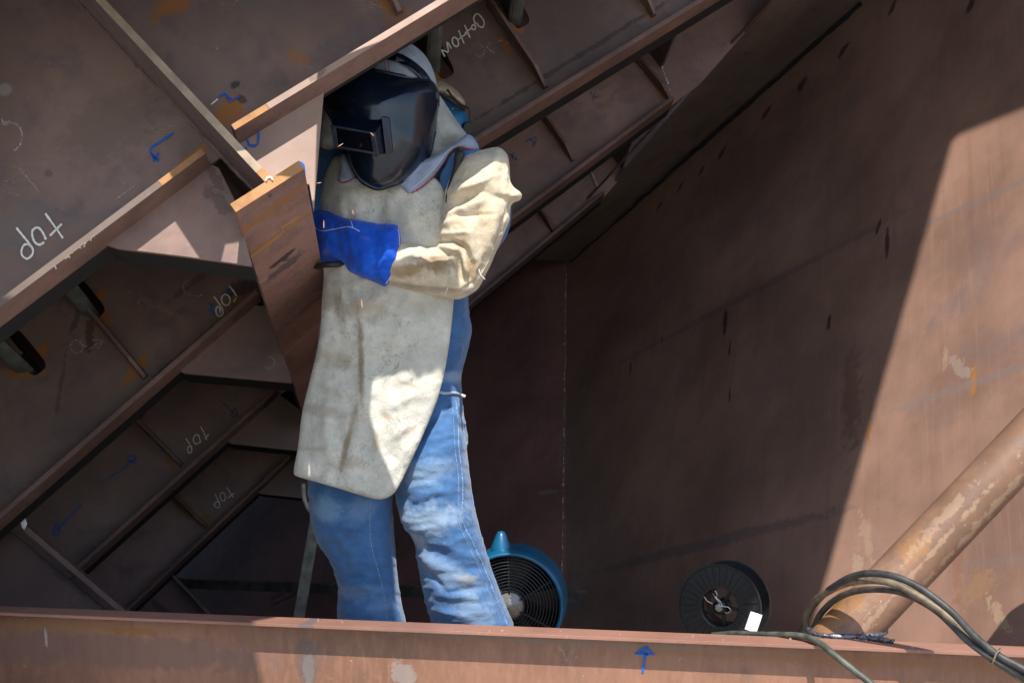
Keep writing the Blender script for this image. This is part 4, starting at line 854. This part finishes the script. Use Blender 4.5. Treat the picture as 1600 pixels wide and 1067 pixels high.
apm = sheet(ap, Yap, .004, 4.2, .010, 10, lambda x, y: 1.7*af(x, y)+.0035*(1-2*abs(noise.noise(Vector((x/55, y/38, 3)))))**3+0.0010*noise.noise(Vector((x/11, y/9, 7))))
link('apron', apm.copy(), M['leather'], pr, True, label='long grey leather apron with brown stains'); ba = bvh(apm)
seam('apron_crease', ba, [(612, 340), (600, 322), (594, 300)], .001, M['sleeve'], pr, .0002)

# leather sleeve
us = [(708, 262), (724, 244), (748, 235), (775, 229), (789, 236), (796, 258), (799, 287), (812, 299), (816, 305), (810, 314), (799, 320), (796, 345), (786, 370), (773, 400), (760, 428), (746, 452), (724, 462), (700, 440), (684, 398), (683, 374), (688, 345), (692, 318), (699, 288)]
fo = [(596, 372), (630, 377), (662, 383), (684, 386), (704, 392), (727, 406), (742, 428), (746, 446), (736, 460), (713, 468), (690, 464), (655, 456), (610, 446), (588, 432), (586, 395)]
SFX = 1.7
slv = fuse([pillow(us, lambda x, y: 3.925-.015*max(0, min(1, (y-260)/180)), .085, 52, 6), pillow(fo, lambda x, y: 3.895, .062, 38, 6), ell(at(808, 306, 3.92), (.014, .03, .014))], .0045, 3)
sf = fold_fn([(705, 322, 750, 298, 8, -.013), (750, 298, 790, 312, 9, -.007), (716, 345, 760, 322, 8, -.009), (705, 300, 740, 285, 10, .008), (700, 335, 735, 315, 6, .006), (690, 350, 740, 335, 6, .004), (684, 378, 705, 376, 4, -.010), (705, 376, 728, 388, 4, -.010), (728, 388, 739, 412, 4, -.010), (739, 412, 737, 440, 4, -.008),
              (690, 384, 722, 392, 5, .006), (722, 396, 731, 430, 5, .006), (720, 400, 722, 445, 5, -.005), (705, 400, 706, 445, 6, .004), (775, 320, 762, 390, 9, .006), (795, 325, 772, 385, 4, -.006), (760, 400, 745, 445, 5, -.005), (640, 385, 650, 440, 12, .004), (670, 388, 680, 440, 8, -.004), (600, 444, 720, 455, 2.5, -.004), (720, 455, 745, 440, 2.5, -.004),
              (745, 330, 752, 400, 7, -.004), (730, 350, 735, 395, 7, .004), (790, 240, 790, 290, 4, .004), (700, 310, 770, 275, 3.5, .004), (712, 335, 770, 335, 3, -.005), (690, 365, 735, 362, 3, .004), (640, 400, 700, 405, 3, -.003), (625, 425, 690, 432, 3, .003), (655, 380, 662, 440, 3.5, .003)], .0025, 20, 20, 21)
crease(slv, lambda x, y: SFX*sf(x, y))
link('leather_sleeve', slv.copy(), M['sleeve'], pr, True, label='cream leather sleeve, brown at the elbow'); bs = bvh(slv)
seam('seam', bs, [(606, 441), (640, 446), (680, 452), (705, 455), (728, 452), (742, 440)], .0012, M['sleeve'], pr, .0006)
seam('seam', bs, [(796, 328), (786, 352), (773, 380), (764, 405), (752, 428)], .0016, M['sleeve'], pr, .0008)
link('loose_thread', tube(catmull([at(748, 420, 3.84), at(752, 430, 3.82), at(758, 436, 3.82)], 5), .0011, 5), M['thread'], pr)
link('loose_thread', tube(catmull([at(700, 448, 3.835), at(697, 456, 3.83), at(696, 462, 3.835)], 5), .0011, 5), M['thread'], pr)

# gloves: cuff and hand, five fingers curled round the torch behind the girder plate
def Yg(x, y): return 3.865+.03*max(0, min(1, (625-x)/85))+.10*max(0, min(1, (540-x)/50))
gl = [(440, 352), (460, 338), (480, 326), (505, 327), (530, 336), (548, 342), (575, 346), (598, 349), (621, 351), (625, 362), (627, 380), (625, 405), (616, 425), (604, 447), (592, 444), (570, 435), (545, 424), (536, 412), (515, 411), (495, 412), (470, 405), (450, 395)]
ms = [pillow(gl, Yg, .058, 40, 5)]
for i, (y, L) in enumerate(((352, 1.), (366, 1.12), (380, 1.05), (392, .85))):
    c = [at(458, y, 4.0), at(430, y-4, 3.985), at(430-24*L, y-2, 4.0), at(430-26*L, y+4, 4.03), at(424, y+6, 4.045)]
    ms.append(tube(catmull(c, 4), [.0125]*8+[.0118]*5+[.0105]*4, 10))
ms.append(tube(catmull([at(475, 345, 3.97), at(452, 335, 3.95), at(430, 336, 3.96), at(420, 345, 3.975)], 4), .0125, 10))
gm = fuse(ms, .0042, 3)
crease(gm, fold_fn([(536, 345, 545, 420, 5, -.007), (560, 350, 572, 430, 9, .004), (585, 352, 590, 435, 8, -.004), (505, 335, 512, 400, 8, .004), (522, 345, 530, 405, 5, -.004), (600, 352, 608, 430, 5, .003)], .004, 20, 16, 4))
link('glove', gm.copy(), M['glove'], pr, True); bg = bvh(gm)
seam('stitching', bg, [(487, 352), (502, 360), (520, 358), (545, 354), (562, 361)], .0011, M['thread'], pr, .0006)
seam('stitching', bg, [(540, 337), (548, 345), (551, 355)], .0011, M['thread'], pr, .0006)
for sgm in (((622, 354), (624, 372), (624, 384)), ((623, 392), (620, 410), (612, 428), (603, 443))):
    seam('stitching', bg, sgm, .0011, M['thread'], pr, .0006)
ms = [ell(at(445, 395, 4.1), (.045, .03, .05))]
for i, (y, L) in enumerate(((378, 1.), (390, 1.1), (402, 1.05), (414, .85))):
    ms.append(tube(catmull([at(440, y, 4.1), at(412, y-3, 4.09), at(395-10*L, y, 4.07), at(398-10*L, y+3, 4.045), at(405, y+5, 4.03)], 4), .0115, 10))
ms.append(tube(catmull([at(455, 378, 4.08), at(440, 368, 4.05), at(420, 368, 4.04)], 4), .012, 10))
link('glove', fuse(ms, .0045, 3), M['glove'], pr, True)

# cap, hood, collar
cap = pillow([(556, 118), (560, 102), (570, 88), (584, 75), (602, 67), (622, 64), (643, 69), (661, 83), (673, 101), (681, 124), (684, 148), (678, 165), (640, 175), (590, 172), (560, 150)], 4.03, .115, 62, 5, fold=fold_fn([(600, 70, 604, 110, 3, .002)], .003, 18, 18, 2))
link('cap', cap.copy(), M['chambray'], pr, True, label='pale blue-grey welding cap'); bc = bvh(cap)
for q in ([(597, 70), (599, 88), (603, 112)], [(603, 69), (605, 88), (609, 112)], [(622, 66), (636, 74), (648, 88)]): seam('stitching', bc, q, .0009, M['lilac'] if q[0][0] > 610 else M['redtrim'], pr, .0003)
hd = pillow([(676, 140), (688, 150), (700, 168), (716, 192), (730, 210), (738, 222), (725, 236), (700, 246), (672, 258), (655, 250), (655, 200), (662, 160)], 4.03, .07, 32, 5, fold=fold_fn([(690, 170, 712, 205, 8, .006), (680, 225, 715, 205, 6, -.006), (676, 190, 690, 235, 6, -.004)], .003, 16, 16, 6))
link('hood', hd, M['hood'], pr, True)
link('hood', pillow([(498, 165), (515, 162), (540, 170), (540, 215), (528, 232), (505, 232), (496, 215)], 4.0, .05, 22, 6, fold=fold_fn([(505, 175, 520, 220, 6, .005)], .003, 14, 14, 1)), M['hood'], pr, True)
col = sheet([(746, 224), (748, 234), (735, 237), (716, 230), (703, 238), (694, 252), (680, 272), (661, 291), (643, 303), (633, 300), (618, 280), (640, 258), (672, 246), (695, 234), (715, 220), (728, 210), (738, 213)], lambda x, y: 3.873+.045*max(0, (x-640)/100), .006, 4, .02, 7, fold_fn([(660, 275, 700, 240, 6, .006), (680, 262, 720, 225, 4, -.004)], .004, 14, 14, 8))
link('collar', col.copy(), M['lilac'], pr, True); bcl = bvh(col)
seam('red_edging', bcl, [(740, 234), (727, 231), (715, 231), (704, 238), (695, 252), (681, 271), (661, 290), (642, 302)], .0032, M['redtrim'], pr, .001)
seam('stitching', bcl, [(722, 226), (706, 231), (694, 243), (680, 262), (660, 281), (642, 295)], .0008, M['thread'], pr, .0004)
col2 = sheet([(536, 240), (546, 255), (556, 275), (566, 286), (552, 288), (534, 286), (528, 278), (532, 262), (530, 248)], lambda x, y: 3.895, .006, 4, .012, 7, fold_fn([], .004, 14, 14, 18))
link('collar', col2.copy(), M['lilac'], pr, True); bcl2 = bvh(col2)
seam('red_edging', bcl2, [(529, 281), (536, 285), (545, 283), (556, 277)], .0022, M['redtrim'], pr, .001)
link('shirt_collar', sheet([(742, 232), (720, 233), (706, 241), (697, 258), (688, 275), (690, 310), (700, 325), (710, 300), (722, 262), (744, 240)], lambda x, y: 3.915, .006, 6, .01, 7), M['denim'], pr, True)
link('apron_strap', sheet([(712, 236), (726, 237), (722, 256), (714, 280), (707, 318), (696, 316), (700, 290), (708, 262)], lambda x, y: 3.885, .004, 5, .004, 5), M['black'], pr, True)

# ------------------------------------------------------------------ welding mask
b = NB('mask_plastic'); k1 = b.noise(9, 6, .7, dist=.5); k2 = b.noise(120, 3, .7); k3 = b.noise(30, 5, .7)
b.put(b.b.inputs['Base Color'], b.mix(b.ramp(k1, .45, .75), (.004, .010, .022), (.010, .017, .030)))
b.put(b.b.inputs['Roughness'], b.ramp(k3, .3, .75, .13, .26))
k4 = b.noise(75, 4, .7); b.put(b.b.inputs['Base Color'], b.mix(b.ramp(k4, .64, .72, 0, .35), b.b.inputs['Base Color'].links[0].from_socket, (.10, .085, .07))); b.b.inputs['Specular IOR Level'].default_value = .6
b.put(b.b.inputs['Normal'], b.bump(k2, .04, .0003)); M['mask'] = b.m
mo = [(497, 136), (520, 116), (545, 104), (575, 107), (605, 113), (640, 120), (668, 125), (680, 134), (685, 152), (684, 180), (679, 212), (671, 243), (654, 263), (630, 283), (608, 292), (590, 296), (572, 289), (560, 279), (548, 258), (540, 232), (526, 205), (514, 178), (502, 160)]
mo = [(p.x, p.y) for p in catmull([(x, y, 0) for x, y in mo], 6, True)]
ap0 = (580, 168); K = 36; NN = len(mo); V = []; Fc = []
def rimY(x, y): return 3.925+(.075 if x > 580 else .045)*((x-580)/105)**2-.06*(max(0, y-168)/128)**2
for j in range(K+1):
    q = (j/K)
    for (x, y) in mo:
        X, Yy = ap0[0]+(x-ap0[0])*q, ap0[1]+(y-ap0[1])*q
        h = (1-q**2.5)**.55 if q < 1 else 0
        qq = q*q; d = rimY(x, y)*qq+3.925*(1-qq)-.125*h-.02
        if X > 600: d += 0
        V.append(at(X, Yy, d))
Fc = [(j*NN+i, j*NN+(i+1) % NN, (j+1)*NN+(i+1) % NN, (j+1)*NN+i) for j in range(K) for i in range(NN)]
bm = bmesh.new(); bm.from_mesh(mesh(V, Fc)); bmesh.ops.remove_doubles(bm, verts=bm.verts, dist=1e-5); bmesh.ops.recalc_face_normals(bm, faces=bm.faces)
me = frombm(bm); bmk = bvh(me)
hm = link('welding_mask', me, M['mask'], pr, True); md = hm.modifiers.new('s', 'SOLIDIFY'); md.thickness = .004; md.offset = 0
rim = [at(x, y, rimY(x, y)-.021) for x, y in mo]
link('rim', tube(rim, .0035, 8, True), M['mask'], hm, True)
# raised brow line over the window
seam('ridge', bmk, [(528, 166), (545, 180), (565, 187), (590, 188), (604, 182)], .003, M['mask'], hm, .0)
f4 = [(518, 195, 3.735), (586, 207, 3.70), (592, 242, 3.705), (523, 230, 3.74)]; b4 = [(521, 173, 3.82), (605, 182, 3.80), (612, 236, 3.81), (530, 224, 3.85)]
lb = link('lens_holder', hexa([at(*p) for p in f4]+[at(*p) for p in b4], .004), M['mask'], hm, False)
c4 = [at(*p) for p in f4]; cen = sum(c4, Vector())/4; fn = (c4[1]-c4[0]).cross(c4[3]-c4[0]).normalized(); fn = fn if fn.y < 0 else -fn
inn = [c+(cen-c)*k for c, k in zip(c4, (.2, .2, .2, .2))]; frm = plain('worn_grey_frame', (.035, .045, .06), .38, 0, .4, 60)
for i in range(4):
    j = (i+1) % 4; link('lens_frame', hexa([c4[i]+fn*.006, c4[j]+fn*.006, inn[j]+fn*.005, inn[i]+fn*.005, c4[i]+fn*.0, c4[j]+fn*.0, inn[j], inn[i]], .0008), frm, hm)
gb_ = NB('dark_lens'); gb_.b.inputs['Base Color'].default_value = (.004, .005, .009, 1); gb_.b.inputs['Roughness'].default_value = .08; sp_ = gb_.noise(400, 2, .5)
gb_.put(gb_.b.inputs['Base Color'], gb_.mix(gb_.ramp(sp_, .70, .76, 0, .6), (.003, .004, .008), (.25, .25, .28)))
link('lens', hexa([q+fn*.0025 for q in inn]+[q-fn*.001 for q in inn]), gb_.m, hm)
link('lens_clip', hexa([at(596, 181, 3.745), at(609, 183, 3.77), at(615, 238, 3.775), at(603, 240, 3.75), at(596, 181, 3.84), at(609, 183, 3.84), at(615, 238, 3.84), at(603, 240, 3.84)], .003), M['mask'], hm)
link('lens_clip', hexa([at(515, 171, 3.77), at(527, 172, 3.76), at(528, 186, 3.76), at(516, 186, 3.77), at(517, 173, 3.9), at(527, 174, 3.9), at(528, 184, 3.9), at(518, 184, 3.9)], .002), M['mask'], hm)
kc = at(676, 151, 3.955); ka = Vector((.35, -.93, .05))
link('hinge_knob', lathe([(0, .016), (.012, .016), (.015, .013), (.016, .0), (.019, -.002), (.019, -.012)], kc, ka, 14), M['mask'], hm)
link('rivet', lathe([(0, .006), (.004, .005), (.006, 0), (.006, -.01)], at(668, 129, 3.955), ka, 14), frm, hm, True)
band('headband', bc, [(544, 100), (560, 92), (580, 87), (603, 86), (625, 91), (645, 103), (660, 117), (670, 132)], 14, M['mask'], pr, .004, .003)
pc = onto(bc, 606, 84, .012); link('headband_buckle', boxv(pc+Vector((-.012, -.002, -.014)), Vector((.026, 0, -.004)), Vector((.003, 0, .026)), Vector((0, .012, 0)), .003), M['mask'], pr)
pc = onto(bc, 628, 93, .012); link('headband_clip', boxv(pc+Vector((-.02, -.002, -.002)), Vector((.042, .01, -.022)), Vector((.005, 0, .014)), Vector((0, .008, 0)), .003), M['mask'], pr)

# torch held in the glove, its cable
t = thing('welding_torch', at(470, 395, 4.0), 'black welding torch cable just under the blue glove', 'torch')
link('handle', tube(catmull([at(432, 345, 3.98), at(430, 375, 4.01), at(450, 400, 4.0), at(480, 412, 3.99)], 6), .0125, 10), M['black'], t, True)
link('nozzle', tube([at(432, 345, 3.98), at(425, 318, 3.95), at(405, 300, 3.92)], [.011, .01, .009], 10), plain('copper_nozzle', (.35, .17, .08), .35, .9), t, True)
link('cable', tube(catmull([at(545, 402, 3.93), at(530, 412, 3.89), at(512, 413, 3.885), at(498, 416, 3.93), at(480, 425, 4.1), at(500, 520, 4.6), at(540, 640, 4.8), at(560, 800, 5.0), at(560, 1080, 5.0)], 8), .0085, 10), M['black'], t, True)
# flying sparks
sm = NB('spark_glow'); sm.b.inputs['Emission Color'].default_value = (1, .45, .18, 1); sm.b.inputs['Emission Strength'].default_value = .9; sm.b.inputs['Base Color'].default_value = (1, .5, .3, 1)
for i, (x0, y0, x1, y1, Y) in enumerate(((528, 229, 536, 224, 3.66), (579, 207, 584, 212, 3.64), (495, 286, 502, 285, 3.6), (506, 344, 506, 356, 3.62), (565, 467, 566, 480, 3.8), (551, 328, 552, 334, 3.7))):
    o = link('spark', tube([at(x0, y0, Y), at((x0+x1)/2, (y0+y1)/2, Y), at(x1, y1, Y+.01)], [.0003, .0008, .0004], 5), sm.m)
    tag(o, ['spark flying at the lower left corner of the mask window', 'spark over the right part of the mask window', 'spark beside the left shoulder strap of the apron', 'spark in front of the blue glove', 'spark falling in front of the apron below the glove', 'spark just above the blue glove'][i], 'spark', 'flying sparks')

# hard hat with blue hood hanging behind him
t = thing('safety_helmet', at(705, 180, 4.42), 'tan hard hat with a blue hood and barcode sticker behind the welder neck', 'helmet')
HB = plain('blue_hood_plastic', (.01, .13, .28), .35, 0, .15, 20)
link('crown', pillow([(662, 150), (664, 130), (682, 125), (698, 130), (712, 140), (722, 151), (727, 162), (720, 166), (700, 156), (680, 152)], 4.42, .09, 20, 4), plain('tan_shell', (.46, .36, .24), .4, 0, .15, 20), t, True)
hp = pillow([(665, 140), (690, 146), (708, 156), (722, 166), (730, 180), (733, 200), (730, 216), (718, 218), (700, 205), (675, 180)], 4.43, .09, 26, 4)
link('hood', hp.copy(), HB, t, True); bh = bvh(hp)
link('brim', tube(catmull([at(668, 138, 4.33), at(684, 146, 4.31), (at(700, 154, 4.31)), at(714, 164, 4.33), at(725, 171, 4.37)], 6), .006, 8), M['black'], t, True)
link('clip', tube([at(699, 140, 4.32), at(706, 150, 4.315), at(718, 162, 4.33), at(732, 169, 4.36)], .003, 6), M['black'], t, True)
link('rivet', lathe([(0, .004), (.005, .003), (.006, 0), (.006, -.01)], at(699, 144, 4.325), Vector((0, -1, 0)), 12), plain('white_plastic_rivet', (.7, .7, .65), .4), t, True)
stk = [onto(bh, *q, .002) for q in ((706, 169), (716, 170), (723, 204), (716, 198))]
link('sticker', hexa([stk[0], stk[1], stk[2], stk[3]]+[q+Vector((0, .001, 0)) for q in stk]), plain('sticker_paper', (.5, .5, .5), .6), t)
for i in range(9):
    f = .3+i*.075; g_ = f+(.02 if i % 3 else .045); q = [stk[0].lerp(stk[3], f), stk[1].lerp(stk[2], f), stk[1].lerp(stk[2], g_), stk[0].lerp(stk[3], g_)]
    q = [v+Vector((0, -.0012, 0)) for v in q]; q = [q[0].lerp(q[1], .12), q[1].lerp(q[0], .12), q[2].lerp(q[3], .12), q[3].lerp(q[2], .12)]
    link('barcode_bar', hexa(q+[v+Vector((0, .001, 0)) for v in q]), M['black'], t)
link('strap', tube(catmull([at(727, 165, 4.37), at(733, 172, 4.37), at(733, 190, 4.37), at(731, 200, 4.37)], 5), .0018, 6), M['black'], t, True)
link('knob', lathe([(0, .014), (.017, .014), (.02, .01), (.02, -.012), (0, -.012)], at(729, 201, 4.37), Vector((.5, -.86, 0)), 20), M['black'], t)
link('hook', tube(catmull([at(700, 150, 4.44), at(715, 170, 4.5), at(730, 215, 4.56), at(732, 226, 4.62)], 5), .004, 6), M['grey'], t, True)
